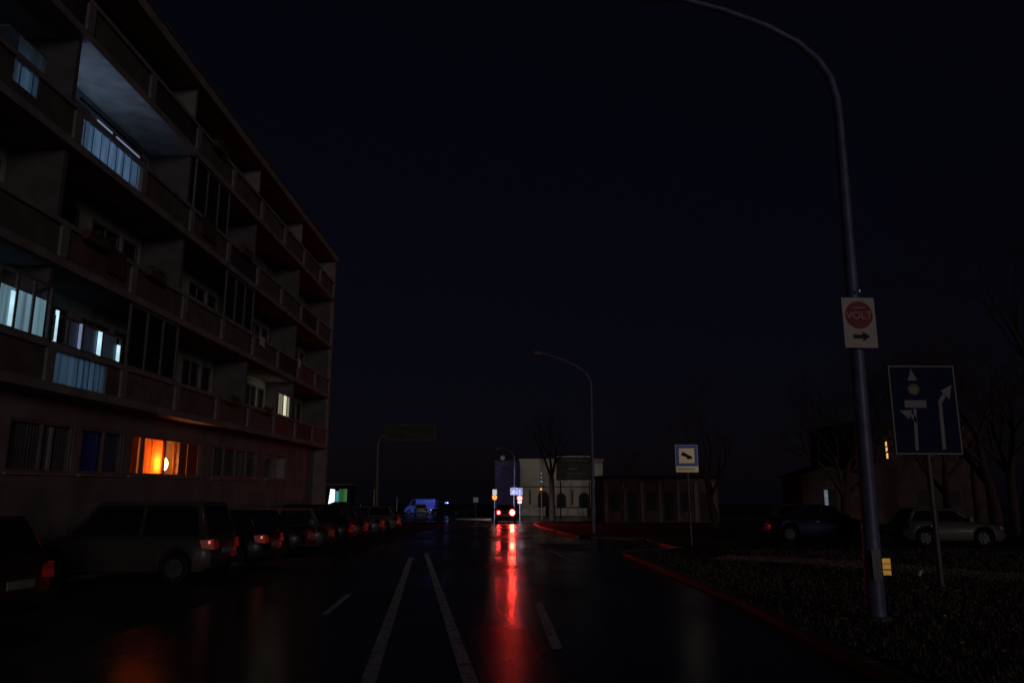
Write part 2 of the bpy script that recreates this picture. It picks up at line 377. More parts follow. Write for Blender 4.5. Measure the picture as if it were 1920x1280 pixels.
# lit and translucent bays
M['lamp_cool'] = emit('cool_lamp', (.42, .66, 1.0), 9)
M['lamp_low'] = emit('dim_cool_lamp', (.38, .68, 1.0), 3.4)
M['cl_blue'] = cloth('translucent_sheet', (.62, .80, .95), .65)
M['slit'] = emit('lit_window_gap', (.55, .86, 1.0), .95, .25, 'Z', 3)
M['slit_dim'] = emit('lit_window_gap_dim', (.45, .55, .95), .32)
M['lit_pane'] = emit('lit_curtained_pane', (.32, .58, .72), .30, .55, 'Y', 5)
M['lit_pane_dim'] = emit('dimly_lit_pane', (.30, .48, .75), .012, .5, 'Y', 5)
M['lit_warm'] = emit('lit_warm_curtain', (1, .95, .68), .75, .3, 'Y', 9); M['lit_warm_dim'] = emit('dim_warm_curtain', (.9, .9, .6), .16, .6, 'Y', 9)
def sheet_panel(y0, y1, z0, z1, x, m, name, waves=.03, n=40, depth=.0):
    mb = MB(); v = []; f = []
    for i in range(n + 1):
        y = y0 + (y1 - y0) * i / n; dx = waves * math.sin(i * 2.1) * (.6 + .4 * math.sin(i * .37))
        v += [(x + dx, y, z0), (x + dx, y, z1)]
    f = [(2 * i, 2 * i + 2, 2 * i + 3, 2 * i + 1) for i in range(n)]
    mb.add(v, f, True); return bpart(mb, name, m)
# third upper floor: bays 3,4 glow blue (lamp low behind the translucent parapet)
z = ZS[2]
sheet_panel(bay_y(3) + .14, bay_y(4) - .14, z + .21, z + .92, XP - .07, M['cl_blue'], 'translucent_panel', .02, 30)
sheet_panel(bay_y(2) + .9, bay_y(3) - 1.45, z + .45, z + .90, XP - .07, M['cl_blue'], 'translucent_panel', .02, 14)
for a, b, c in ((bay_y(2) + .14, bay_y(2) + .9, .2), (bay_y(3) - 1.45, bay_y(3) - .14, .2)): bpart(MB().box(XP - .085, XP - .05, a, b, z + c, z + .92), 'parapet_panel', M['panel'])
bpart(MB().box(XP - .085, XP - .05, bay_y(2) + .9, bay_y(3) - 1.45, z + .2, z + .45), 'parapet_panel', M['panel'])
mb = MB(); mb.box(XP - .10, XP - .05, bay_y(4) + .14, bay_y(5) - .14, z + .2, z + .92); bpart(mb, 'parapet_panel', M['panel'])
mb = MB(); mb.box(XB + .05, XB + .13, bay_y(3) + .6, bay_y(4) - .5, z + .55, z + .63); bpart(mb, 'tube_lamp', M['lamp_cool'])
mb = MB(); mb.box(XP - .5, XP - .44, bay_y(2) + 1.2, bay_y(2) + 1.6, z + .62, z + .68); bpart(mb, 'tube_lamp', M['lamp_low'])
bpart(MB().box(XP - .62, XP - .16, bay_y(2) + .8, bay_y(3) - 1.1, z + 1.56, z + 1.6), 'light_shield', M['panel'])  # board added over the lamp to block its upward light
mb = MB(); mb.box(XB - .21, XP - .01, bay_y(3) + .08, bay_y(5) - .07, ZS[3] - .012, ZS[3] - .002); bpart(mb, 'ceiling', M['ceil'])
for (k_, a, b, nbar) in ((2, bay_y(3) + .14, bay_y(4) - .14, 8), (0, bay_y(3) + 1.0, bay_y(4) - .75, 6), (2, bay_y(2) + .9, bay_y(3) - 1.45, 2)):
    for q in range(nbar):
        yq = a + (b - a) * (q + .5) / nbar; bpart(MB().box(XP - .045, XP - .035, yq - .012, yq + .012, ZS[k_] + (.2 if q or nbar > 2 else .45), ZS[k_] + .92), 'bar', M['steel_d'])
# glazing bars above that rail
mb = MB(); mb.box(XP - .12, XP - .08, bay_y(3) + .1, bay_y(4) - .1, z + 1.30, z + 1.36); bpart(mb, 'drying_bar', M['dark'])
mb = MB(); mb.box(XP - .10, XP - .08, bay_y(3) + .85, bay_y(3) + 1.55, z + 1.1, z + 1.19); mb.box(XP - .10, XP - .08, bay_y(3) + 1.75, bay_y(4) - .2, z + 1.1, z + 1.19); bpart(mb, 'lit_gap', M['slit_dim'])
sheet_panel(bay_y(2) + 1.05, bay_y(3) - 1.2, z + 1.06, z + 1.52, XP - .12, M['cl_blue'], 'curtain', .02, 14)
# first upper floor: enclosed glazing in bays 2 and 3
z = ZS[0]
mb = MB(); mb.box(XB + .05, XB + .13, bay_y(3) + .4, bay_y(4) - .9, z + .5, z + .58); bpart(mb, 'tube_lamp', M['lamp_low'])
mb = MB(); mb.box(XB + .05, XB + .13, bay_y(2) + .8, bay_y(3) - .6, z + 1.25, z + 1.33); bpart(mb, 'tube_lamp', M['lamp_low'])
sheet_panel(bay_y(3) + .14, bay_y(4) - .75, z + .21, z + .92, XP - .07, M['cl_blue'], 'translucent_panel', .015, 26)
bpart(MB().box(XB + .03, XP - .2, bay_y(3) + .1, bay_y(4) - .2, z + .84, z + .88), 'light_shield', M['panel'])  # board added to keep the lamp's light off the ceiling
bpart(MB().box(XB + .03, XB + .9, bay_y(2) + .2, bay_y(3) - .2, z + 1.9, z + 1.94), 'light_shield', M['panel'])  # another added board, stops this lamp's light going up
for a, b in ((bay_y(4) - .75, bay_y(4) - .14), (bay_y(2) + .14, bay_y(3) - .14)): bpart(MB().box(XP - .10, XP - .05, a, b, z + .2, z + .92), 'parapet_panel', M['panel'])
def glazing(y0, y1, z0, z1, bars, x=XP - .08):
    m_ = MB(); m_.box(x - .03, x + .03, y0, y1, z0, z0 + .06); m_.box(x - .03, x + .03, y0, y1, z1 - .06, z1)
    for b in bars: m_.box(x - .028, x + .028, b - .035, b + .035, z0 + .06, z1 - .06)
    w_ = bpart(m_, 'window', M['winframe']); return w_
y2, y3, y4 = bay_y(2), bay_y(3), bay_y(4)
glazing(y2 + .1, y3 - .05, z + 1.05, z + 2.3, [y2 + .13, y2 + .8, y2 + 1.35, y2 + 1.9, y2 + 2.45, y3 - .1])
for a, b, s in ((y2 + .9, y2 + 1.32, 'lit_pane_dim'), (y2 + 1.38, y2 + 1.87, 'lit_pane'), (y2 + 1.93, y2 + 2.42, 'lit_pane'), (y2 + 2.48, y2 + 2.9, 'lit_pane')):
    mb = MB(); mb.box(XP - .105, XP - .085, a, b, z + 1.11, z + 1.92); bpart(mb, 'lit_pane', M[s])
mb = MB(); mb.box(XP - .08, XP - .06, y2 + 1.75, y2 + 1.85, z + 1.13, z + 1.85); bpart(mb, 'lit_gap', M['slit'])
glazing(y3 + .1, y4 - .14, z + 1.05, z + 1.75, [y3 + .13, y3 + .62, y3 + 1.2, y3 + 2.05, y4 - .2])
for a, b, t, s in ((y3 + .10, y3 + .19, 1.80, 'slit'), (y3 + 1.05, y3 + 1.13, 1.70, 'slit_dim'), (y3 + 1.86, y3 + 2.0, 1.68, 'slit'), (y4 - .38, y4 - .26, 1.52, 'slit')):
    mb = MB(); mb.box(XP - .075, XP - .045, a, b, z + 1.1, z + t); bpart(mb, 'lit_gap', M[s])
for a, b in ((y3 + .66, y3 + 1.03), (y3 + 1.24, y3 + 1.84), (y3 + 2.09, y4 - .4)):
    mb = MB(); mb.box(XP - .1, XP - .085, a, b, z + 1.11, z + 1.69); bpart(mb, 'lit_pane', M['lit_pane_dim'])
# glazed screens further along, unlit
for (k, i) in ((0, 4), (2, 5), (1, 6)):
    zz = ZS[k]; yy = bay_y(i)
    glazing(yy + .12, yy + BAY - .12, zz + 1.05, zz + 2.75, [yy + .15, yy + 1.1, yy + 2.05, yy + BAY - .15])
    mb = MB(); mb.box(XP - .095, XP - .085, yy + .2, yy + BAY - .2, zz + 1.11, zz + 2.69); bpart(mb, 'pane', M['pane'])
# small lit window of the first upper floor, far along
z = ZS[0]; m_ = MB(); x = XP - .25
for (a, b, c, d) in ((32.5, 32.58, 1.05, 2.1), (34.6, 34.68, 1.05, 2.1), (33.5, 33.56, 1.05, 2.1), (32.5, 34.68, 2.1, 2.17)): m_.box(x - .03, x + .03, a, b, z + c, z + d)
bpart(m_, 'window', M['winframe'])
for a, b, m in ((33.0, 33.46, 'lit_warm_dim'), (33.6, 34.05, 'lit_warm'), (34.08, 34.5, 'lit_warm_dim')): bpart(MB().box(x - .02, x + .01, a, b, z + 1.06, z + 2.02), 'lit_curtain', M[m])
# laundry on rails of the second upper floor
M['laundry'] = mat('pale_cotton', (.62, .60, .58), .8)
for (yy, wd, zz, lab) in ((29.1, .55, ZS[1] + .75, 'small white cloth hung over a rail in the middle of the facade'), (34.6, .4, ZS[1] + .75, 'narrow white cloth hung over a rail near the far end of the facade')):
    mb = MB()
    for s in range(2):
        y_ = yy + s * wd * .6
        mb.add([(XP + .05, y_, zz + .34), (XP + .05, y_ + wd * .5, zz + .36), (XP + .06, y_ + wd * .48, zz + .0 - .08 * s), (XP + .055, y_ + .02, zz - .04), (XP + .035, y_, zz + .34), (XP + .035, y_ + wd * .5, zz + .36), (XP + .045, y_ + wd * .48, zz - .08 * s), (XP + .04, y_ + .02, zz - .04)], [(0, 1, 2, 3), (7, 6, 5, 4), (0, 4, 5, 1), (1, 5, 6, 2), (2, 6, 7, 3), (3, 7, 4, 0)])
    tag(mb.build('hanging_cloth', M['laundry']), lab, 'cloth', 'cloths hung on balcony rails')

# flower boxes, hung rugs and dishes on the balconies
M['box'] = mat('terracotta_plastic', (.14, .07, .05), .7); M['leafy'] = mat('box_plant', (.05, .07, .03), .7); M['rug'] = mat('dark_rug', (.09, .05, .05), .9, scale=14, var=.5)
fb = [(1, 3, .5, 'dark flower box on the rail of the second balcony row above the lit panes'), (1, 4, .4, 'flower box on the second balcony row beyond the lit panes'), (2, 6, .8, 'flower box high on the third balcony row mid facade'),
      (0, 6, .6, 'flower box on the lowest balcony row above the orange soffit'), (3, 5, .9, 'flower box on the top balcony row'), (0, 7, 1.2, 'flower box on the lowest balcony row beyond the orange soffit')]
rf = random.Random(9)
for k, i, dy, lab in fb:
    q = empty('flower_box', (XP + .13, bay_y(i) + dy + .5, ZS[k] + .84)); tag(q, lab, 'flower box', 'flower boxes on the balcony rails')
    MB().prism([(-.09, 0), (.07, 0), (.10, .17), (-.09, .17)], -.45, .45).build('box', M['box'], q)
    m_ = MB()
    for _ in range(160):
        p0 = Vector((rf.uniform(-.07, .08), rf.uniform(-.43, .43), .16)); d = Vector((rf.uniform(-.06, .16), rf.uniform(-.1, .1), rf.uniform(-.12, .2))); wv = Vector((rf.uniform(-1, 1), rf.uniform(-1, 1), .2)).normalized() * .022
        m_.add([p0, p0 + d * .6 + wv, p0 + d, p0 + d * .6 - wv], [(0, 1, 2, 3)])
    m_.build('plants', M['leafy'], q, fix=False)
for k, i, dy, wd, lab in ((1, 3, 1.7, .9, 'dark rug hung over the second balcony row above the lit panes'), (2, 5, .7, 1.1, 'dark rug hung over the third balcony row')):
    m_ = MB(); n = 14; v = []
    for j in range(n + 1):
        y = bay_y(i) + dy + wd * j / n; dx = .012 * math.sin(j * 1.7)
        v += [(XP + .045 + dx, y, ZS[k] + 1.055), (XP + .06 + dx, y, ZS[k] + .42 - .03 * math.sin(j * .8)), (XP + .03 + dx, y, ZS[k] + 1.05), (XP + .035 + dx, y, ZS[k] + .42)]
    m_.add(v, [(4 * j, 4 * j + 1, 4 * j + 5, 4 * j + 4) for j in range(n)] + [(4 * j + 2, 4 * j + 6, 4 * j + 7, 4 * j + 3) for j in range(n)], True)
    tag(m_.build('rug', M['rug'], fix=False), lab, 'rug', 'rugs hung on balcony rails')

# ground floor windows
def gwindow(y0, y1, bars, curtains, label=None):
    m_ = MB(); x = XG - .06
    m_.box(x - .04, x + .04, y0, y1, sill, sill + .07); m_.box(x - .04, x + .04, y0, y1, head - .07, head)
    for b in [y0 + .04, *bars, y1 - .04]: m_.box(x - .038, x + .038, b - .04, b + .04, sill + .07, head - .07)
    w_ = bpart(m_, 'window', M['winframe'])
    mb = MB(); mb.box(x - .008, x + .008, y0 + .08, y1 - .08, sill + .07, head - .07); mb.v = [tuple(Vector(p) + OFF) for p in mb.v]
    mb.build('pane', M['glass'], w_)
    mb = MB(); mb.box(XG - .02, XG + .08, y0 - .05, y1 + .05, sill - .06, sill - .002); mb.v = [tuple(Vector(p) + OFF) for p in mb.v]
    mb.build('sill', M['frame'], w_)
    for a, b, m in curtains: sheet_panel(a, b, sill + .0, head - .02, XG - .15, m, 'curtain', .035, max(10, int((b - a) * 26)))
    # room behind
    mb = MB()
    mb.box(-13.6, -13.5, y0 - .2, y1 + .2, sill - .9, head + .3); mb.box(-13.5, XG - .31, y0 - .3, y0 - .2, sill - .9, head + .3); mb.box(-13.5, XG - .31, y1 + .2, y1 + .3, sill - .9, head + .3)
    mb.box(-13.5, XG - .31, y0 - .2, y1 + .2, sill - 1, sill - .9); mb.box(-13.5, XG - .31, y0 - .2, y1 + .2, head + .3, head + .4)
    bpart(mb, 'room', M['ceil'])
M['c_grey'] = cloth('grey_curtain', (.70, .68, .64), .4); M['c_pale'] = cloth('pale_curtain', (.85, .84, .82), .2)
M['c_blue'] = cloth('blue_curtain', (.12, .14, .80), .3); M['c_dkblue'] = cloth('dull_blue_curtain', (.22, .24, .50), .3)
M['c_orange'] = cloth('orange_curtain', (.95, .45, .16), .75); M['c_ochre'] = cloth('ochre_curtain', (.55, .36, .10), .5)
M['c_brown'] = cloth('brown_curtain', (.14, .065, .04), .5); M['c_dark'] = cloth('dark_curtain', (.30, .26, .25), .2)
gwindow(*WINS[0], [10.6], [(9.7, 11.5, M['c_dark'])]); gwindow(*WINS[1], [13.7], [(12.4, 15.1, M['c_dark'])])
gwindow(*WINS[2], [17.2], [(16.1, 17.55, M['c_dark']), (17.62, 17.8, M['c_pale']), (17.9, 18.3, M['c_dark'])])
gwindow(*WINS[3], [19.85], [(18.85, 19.72, M['c_blue']), (19.9, 20.7, M['c_dkblue'])])
gwindow(*WINS[4], [22.0, 23.42, 24.45], [(21.28, 21.95, M['c_brown']), (22.05, 23.55, M['c_orange']), (24.25, 24.5, M['c_orange']), (24.6, 25.3, M['c_brown']), (25.35, 26.1, M['c_brown'])])
gwindow(*WINS[5], [28.3, 29.5, 30.7], [(27.2, 27.62, M['c_pale']), (27.75, 28.5, M['c_dark']), (28.5, 28.62, M['c_pale']), (28.7, 30.2, M['c_dark']), (30.2, 30.9, M['c_grey']), (30.95, 31.8, M['c_ochre'])])
gwindow(*WINS[6], [34.6], [(33.1, 36.1, M['c_dark'])])
# the lamp in the orange window
M['flame'] = emit('lamp_flame', (1, .34, .08), 60)
M['backlight'] = emit('curtain_backlight', (1, .19, .026), 150)  # strong glow for the added lamp behind the curtain
M['shade'] = emit('lamp_glow_glass', (1, .42, .10), 9)
lampr = empty('window_lamp', (XG - .30, 24.02, sill + .0)); tag(lampr, 'bare glowing oil lamp standing in the gap of the orange curtains', 'lamp')
MB().tube([(0, 0, 0), (0, 0, .02), (0, 0, .05), (0, 0, .16), (0, 0, .2)], [.085, .085, .02, .03, .06], 14).build('base', M['chrome'], lampr)
MB().tube([(0, 0, .2), (0, 0, .30), (0, 0, .42), (0, 0, .52), (0, 0, .58)], [.055, .10, .115, .075, .045], 14).build('globe', M['flame'], lampr)

back_lamp = empty('window_lamp', (XG - .42, 23.22, sill)); tag(back_lamp, 'added unseen lamp lighting the orange curtain from behind, left of the bare one', 'lamp')  # hidden lamp added to light the orange curtain from behind
MB().tube([(0, 0, 0), (0, 0, .02), (0, 0, .05), (0, 0, .16), (0, 0, .2)], [.085, .085, .02, .03, .06], 14).build('base', M['chrome'], back_lamp)
MB().tube([(0, 0, .2), (0, 0, .30), (0, 0, .42), (0, 0, .52), (0, 0, .58)], [.055, .10, .115, .075, .045], 14).build('globe', M['backlight'], back_lamp)

# ------------------------------------------------------------------ cars
def paint(name, c, rough=.28): return mat(name, c, max(rough, .42), var=.12, scale=2, coat=.08, metal=.1, spec=.25)
def make_car(name, label, loc, heading, pm, Lc=4.1, W=1.72, zr=1.47, belt=.92, kind='hatch', tail='tail_off', head='head_off', group=None, cat='car', tail2=None, z0=0):
    """local +x is forward"""
    root = empty(name, (loc[0], loc[1], gz(loc[1]) + z0), heading, True)
    root.matrix_world = Matrix.Translation((loc[0], loc[1], gz(loc[1]) + z0 + .012)) @ TILT @ Matrix.Rotation(heading, 4, 'Z')
    tag(root, label, cat, group)
    h = Lc / 2; hw = W / 2; wr = .31; wx = (-h + .72, h - .82); ar = wr + .065; sillz = .20
    if kind == 'van': hood = [(h, .62), (h - .12, .95), (h - .75, 1.22), (h - .8, 1.25)]; belt = 1.2
    else: hood = [(h, .58), (h - .1, .72), (h - .55, .82), (h - 1.05, belt - .02)]
    def top(x):
        if x >= hood[-1][0]:
            for (a, za), (b, zb) in zip(hood[:-1], hood[1:]):
                if b <= x <= a: t = (a - x) / (a - b); return za + (zb - za) * t
            return hood[0][1]
        if x < -h + .12: t = (x + h) / .12; return belt - .10 + .12 * math.sqrt(max(0, t))
        if kind == 'sedan' and x < -h + .95: return belt + .02
        return belt + .02
    def bot(x):
        z = sillz + (.10 if abs(x) > h - .12 else 0)
        for c in wx:
            if abs(x - c) < ar: z = max(z, wr + math.sqrt(ar * ar - (x - c) ** 2) - .01)
        return z
    def hwid(x):
        e = (abs(x) - (h - .55)) / .55
        return hw - (.17 * e * e if e > 0 else 0)
    xs = sorted(set([-h, -h + .03, -h + .08, -h + .16, -h + .35, 0, .4, -.4, h - .35, h - .18, h - .08, h - .03, h] + [c + ar * math.cos(math.pi * k / 8) for c in wx for k in range(9)] + [c + s * (ar + .005) for c in wx for s in (-1, 1)] + [hood[2][0], hood[3][0]]))
    mb = MB(); n = 9; v = []
    for x in xs:
        t = top(x); b = bot(x); q = hwid(x); b = min(b, t - .08); mid = max(b + .04, .55 * t + .2 * b)
        half = [(0, t + .015), (q * .62, t + .008), (q * .88, t - .02), (q * .97, t - .075), (q * 1.0, mid), (q * .985, b + .05), (q * .95, b), (q * .5, b + .0)]
        ring = [(x, y_, z_) for y_, z_ in half] + [(x, -y_, z_) for y_, z_ in reversed(half[1:])]
        v += ring; n = len(ring)
    f = []
    for i in range(len(xs) - 1):
        for k in range(n): f.append((i * n + k, i * n + (k + 1) % n, (i + 1) * n + (k + 1) % n, (i + 1) * n + k))
    mb.add(v, f, True)
    for ring_, sx in ((v[:n], -1), (v[-n:], 1)):      # bulging nose and tail
        zc = sum(p[2] for p in ring_) / n; mid_ = [(p[0] + sx * .05, p[1] * .62, zc + (p[2] - zc) * .6) for p in ring_]
        mb.add(list(ring_) + mid_ + [(ring_[0][0] + sx * .075, 0, zc)], [(k, (k + 1) % n, n + (k + 1) % n, n + k) for k in range(n)] + [(n + k, n + (k + 1) % n, 2 * n) for k in range(n)], True)
    body = mb.build('body', pm, root)
    # greenhouse
    if kind == 'hatch': A, B, C, D = h - 1.0, h - 1.75, -h + .45, -h + .10
    elif kind == 'suv': A, B, C, D = h - 1.05, h - 1.70, -h + .30, -h + .06
    elif kind == 'van': A, B, C, D = h - .78, h - 1.35, -h + .08, -h + .03
    else: A, B, C, D = h - 1.1, h - 1.85, -h + 1.35, -h + .75
    zb = belt - .03; wb = hw * .93; wt = hw * (.74 if kind != 'van' else .86)
    gm = bpy.data.meshes.new('cabin'); bm = bmesh.new()
    P = [bm.verts.new(p) for p in ((A, wb, zb), (B, wt, zr), (C, wt, zr), (D, wb, zb), (A, -wb, zb), (B, -wt, zr), (C, -wt, zr), (D, -wb, zb))]
    for q in ((0, 1, 2, 3), (7, 6, 5, 4), (0, 4, 5, 1), (1, 5, 6, 2), (2, 6, 7, 3), (3, 7, 4, 0)): bm.faces.new([P[i] for i in q])
    bmesh.ops.recalc_face_normals(bm, faces=bm.faces)
    bmesh.ops.bevel(bm, geom=[e for e in bm.edges if max(e.verts[0].co.z, e.verts[1].co.z) > zb + .1], offset=.055, segments=3, profile=.6, affect='EDGES')
    bm.to_mesh(gm); bm.free()
    for p in gm.polygons: p.use_smooth = True
    gm.materials.append(pm); go = bpy.data.objects.new('cabin', gm); COL.objects.link(go); go.parent = root
    def sp(x_, z_, s):   # point on the cabin's side plane
        t = (z_ - zb) / (zr - zb); return (x_, s * (wb + (wt - wb) * t + .008), z_)
    def edge(z_, front):
        t = (z_ - zb) / (zr - zb); return (A + (B - A) * t) if front else (D + (C - D) * t)
    zl, zh = belt + .035, zr - .085
    bp_ = (B + C) / 2 + .1
    if kind != 'van':
        for s in (1, -1):
            for (x0a, x0b, x1a, x1b) in ((edge(zl, 0) + .16, edge(zh, 0) + .12, bp_ - .05, bp_ - .04), (bp_ + .04, bp_ + .03, edge(zl, 1) - .14, edge(zh, 1) - .10)):
                MB().add([sp(x0a, zl, s), sp(x1a, zl, s), sp(x1b, zh, s), sp(x0b, zh, s)], [(0, 1, 2, 3)]).build('side_window', M['pane'], root)
    else:
        for s in (1, -1):
            MB().add([sp(B - .55, zl, s), sp(edge(zl, 1) - .16, zl, s), sp(edge(zh, 1) - .1, zh, s), sp(B - .55, zh, s)], [(0, 1, 2, 3)]).build('side_window', M['pane'], root)
    for fr in (1, 0):
        if kind == 'van' and not fr: continue
        def wp(y_, z_):
            t = (z_ - zb) / (zr - zb); o_ = .012 if fr else -.012
            return (edge(z_, fr) + o_, y_ * (wb + (wt - wb) * t), z_ + .004)
        MB().add([wp(-.87, zl + .01), wp(.87, zl + .01), wp(.87, zh), wp(-.87, zh)], [(0, 1, 2, 3)]).build('windscreen' if fr else 'rear_window', M['pane'], root)
    # wheels
    tyre = None
    for c in wx:
        for s in (1, -1):
            if tyre is None:
                m_ = MB(); prof = [(0, -.10), (.2, -.10), (wr - .03, -.10), (wr, -.07), (wr, .07), (wr - .03, .10), (.205, .10), (.2, .07)]
                vv = []; ff = []; N = 22
                for k in range(N):
                    a = 2 * math.pi * k / N; vv += [(r_ * math.cos(a), y_, r_ * math.sin(a)) for r_, y_ in prof]
                q = len(prof)
                for k in range(N):
                    for j in range(q - 1): ff.append((k * q + j, ((k + 1) % N) * q + j, ((k + 1) % N) * q + j + 1, k * q + j + 1))
                m_.add(vv, ff, True); tyre = m_.build('wheel', M['black'], root)
                m2 = MB(); m2.disc((0, 0), .06, .07, .09, 10)
                for k in range(6):
                    a = 2 * math.pi * k / 6; rm = Matrix.Rotation(a, 4, 'Y'); m2.box(-.028, .028, .065, .085, .04, .20, rm)
                m2.disc((0, 0), .205, .03, .05, 20)
                m2.build('rim', M['rim'], tyre); o = tyre
            else: o = copy_tree(tyre, root)
            o.location = (c, s * (hw - .11), wr - .012)
            if s < 0: o.rotation_euler = (0, 0, math.pi)
    # lamps, plate, mirrors, bumper strip, handles
    rearz = belt - .20
    for s in (1, -1):
        tm = tail2 if (tail2 and s > 0) else tail
        x_ = -h - .055; y_ = hwid(-h + .02)
        LV = [(x_, s * (y_ - .30), rearz - .05), (x_ + .0, s * (y_ - .03), rearz - .07), (-h + .17, s * (hwid(-h + .17) + .01), rearz - .03), (-h + .22, s * (hwid(-h + .22) + .01), rearz + .13), (x_ + .03, s * (y_ - .02), rearz + .15), (x_ + .02, s * (y_ - .26), rearz + .12)]
        if tm.startswith('tail_lit'):      # lit: a glowing red lens with bulb and halo ring enlarged to imitate glare
            LV = [(p[0], p[1], p[2] + (.10 if p[2] > rearz else 0)) for p in LV]
            lens = MB().add(LV, [(0, 1, 4, 5)]).build('tail_light', M['tail_glow'], root)
            rot = Matrix.Translation((x_, s * (y_ - .17), rearz + .09)) @ Matrix.Rotation(R(90), 4, 'Z')
            big = 1.0 if s < 0 else .62
            def ell(a_, b_, d0, d1): 
                m_ = MB(); m_.prism([(a_ * math.cos(k * math.pi / 12), b_ * math.sin(k * math.pi / 12)) for k in range(24)], d0, d1, rot); return m_
            ell(.25 * big, .25 * big, .002, .012).build('halo_ring', M['tail_mid'], lens)
            ell(.15 * big, .19 * big, .013, .022).build('bulb', M[tm], lens)
            MB().add(LV, [(1, 2, 3, 4)]).build('side_lens', M['tail_off'], root)
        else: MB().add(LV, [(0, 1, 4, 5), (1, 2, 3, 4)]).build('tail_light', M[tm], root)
        if tail == 'tail_reflect': MB().box(-h + .02, -h + .06, s * (y_ - .015), s * (y_ + .03), rearz + .055, rearz + .115).build('tail_glint_patch', M['tail_glint'], root)  # glint on an unlit lens, made as a glowing patch
        xh = h + .012
        MB().add([(xh, s * (hwid(h) - .36), .56), (xh - .01, s * (hwid(h) - .05), .56), (h - .2, s * (hwid(h - .2) + .012), .60), (h - .26, s * (hwid(h - .26) + .01), .73), (xh - .07, s * (hwid(h) - .05), .69), (xh - .05, s * (hwid(h) - .33), .67)], [(0, 1, 4, 5), (1, 2, 3, 4)]).build('headlight', M[head], root)
        m_ = MB(); m_.box(A - .32, A - .20, s * wb, s * (hw + .14), belt + .03, belt + .16); m_.build('mirror', pm, root)
        m_ = MB(); m_.box(bp_ - .30, bp_ - .14, s * (hw - .015), s * (hw + .018), belt - .14, belt - .115); m_.build('door_handle', M['chrome'], root)
    MB().box(-h - .085, -h + .01, -.26, .26, rearz - .16, rearz - .05).build('number_plate', M['plate'], root)
    MB().box(-h - .09, -h + .12, -hwid(-h) + .02, hwid(-h) - .02, .32, .47).build('bumper', M['dark'], root)
    MB().box(h - .12, h + .09, -hwid(h) + .02, hwid(h) - .02, .30, .44).build('bumper', M['dark'], root)
    return root

P_ = dict(dark=paint('dark_blue_paint', (.012, .014, .022)), black=paint('black_paint', (.008, .008, .009)), maroon=paint('maroon_paint', (.06, .018, .018)), silver=paint('silver_paint', (.11, .095, .095), .45),
          grey=paint('grey_paint', (.07, .068, .072)), navy=paint('navy_paint', (.012, .016, .06)), brown=paint('brown_paint', (.065, .053, .053), .4), blue=paint('blue_lit_paint', (.07, .10, .62), .5), white=paint('white_paint', (.35, .35, .36), .4))  # the blue light falling on the van is put into its paint
# nose-in along the left kerb: heading -x, rear towards the road
G1 = 'cars parked nose-in in front of the apartment block'
H_ = math.pi
left = [(-8.75, 10.5, 'maroon', 'hatch', 1.50, 'tail_reflect', 'maroon parked hatchback nearest the camera at the left edge'),
        (-8.62, 17.55, 'brown', 'suv', 1.70, 'tail_reflect', 'tall greyish brown parked car with red tail lamp below the orange window'),
        (-8.45, 20.55, 'black', 'hatch', 1.48, 'tail_reflect', 'black parked hatchback with wide red tail lamp just past the tall brown car'),
        (-8.75, 24.9, 'dark', 'sedan', 1.45, 'tail_off', 'dark blue parked saloon below the pale grey curtained window'),
        (-8.6, 27.5, 'grey', 'hatch', 1.50, 'tail_off', 'grey parked hatchback beside the dark blue saloon'),
        (-8.7, 31.6, 'black', 'suv', 1.60, 'tail_off', 'black tall parked car past the pale curtained window'),
        (-8.6, 34.3, 'maroon', 'hatch', 1.48, 'tail_off', 'maroon parked hatchback towards the far end of the block'),
        (-8.7, 38.9, 'grey', 'sedan', 1.44, 'tail_off', 'grey parked saloon at the far corner of the block'),
        (-8.6, 44.6, 'silver', 'hatch', 1.48, 'tail_off', 'silver parked hatchback past the end of the block')]
for x, y, c, k, zr, tl, lab in left: make_car('parked_car', lab, (x, y), H_ + random.uniform(-.05, .05), P_[c], 4.3 if k != 'sedan' else 4.45, 1.76, zr, .95 if k == 'suv' else .92, k, tl, group=G1)
# right hand car park
G2 = 'cars in the car park on the right'
make_car('parked_car', 'dark blue parked saloon seen from the side left of the lamp post', (13.2, 32.3), -.12, P_['navy'], 4.4, 1.74, 1.45, .92, 'sedan', group=G2, z0=.115)
make_car('parked_car', 'silver parked car seen from the side behind the lane sign', (16.35, 28.6), -.10, P_['silver'], 3.55, 1.62, 1.36, .86, 'hatch', group=G2, z0=.115)
make_car('parked_car', 'black parked car at the right edge of the picture', (21.4, 28.2), .15, P_['black'], 4.3, 1.76, 1.5, .93, 'suv', group=G2, z0=.115)
make_car('parked_car', 'dark grey parked car with a red tail lamp behind the dark blue saloon', (15.2, 38.0), -.25, P_['grey'], 4.2, 1.74, 1.48, .92, 'hatch', 'tail_off', group=G2, z0=.115)
# traffic
make_car('car', 'small car driving away with bright red brake lights on the wet road', (-.32, 64.3), math.pi / 2, P_['grey'], 4.1, 1.76, 1.50, .98, 'hatch', 'tail_lit', 'head_lit', tail2='tail_lit2')
make_car('van', 'blue-lit delivery van turning at the far left of the junction', (-12.8, 111), math.pi - .25, P_['blue'], 4.9, 1.95, 2.15, 1.2, 'van', cat='van')
make_car('car', 'white car waiting in front of the blue-lit van', (-11.6, 100), 1.67, P_['white'], 4.0, 1.70, 1.45, .92, 'hatch', 'tail_off', 'head_lit')

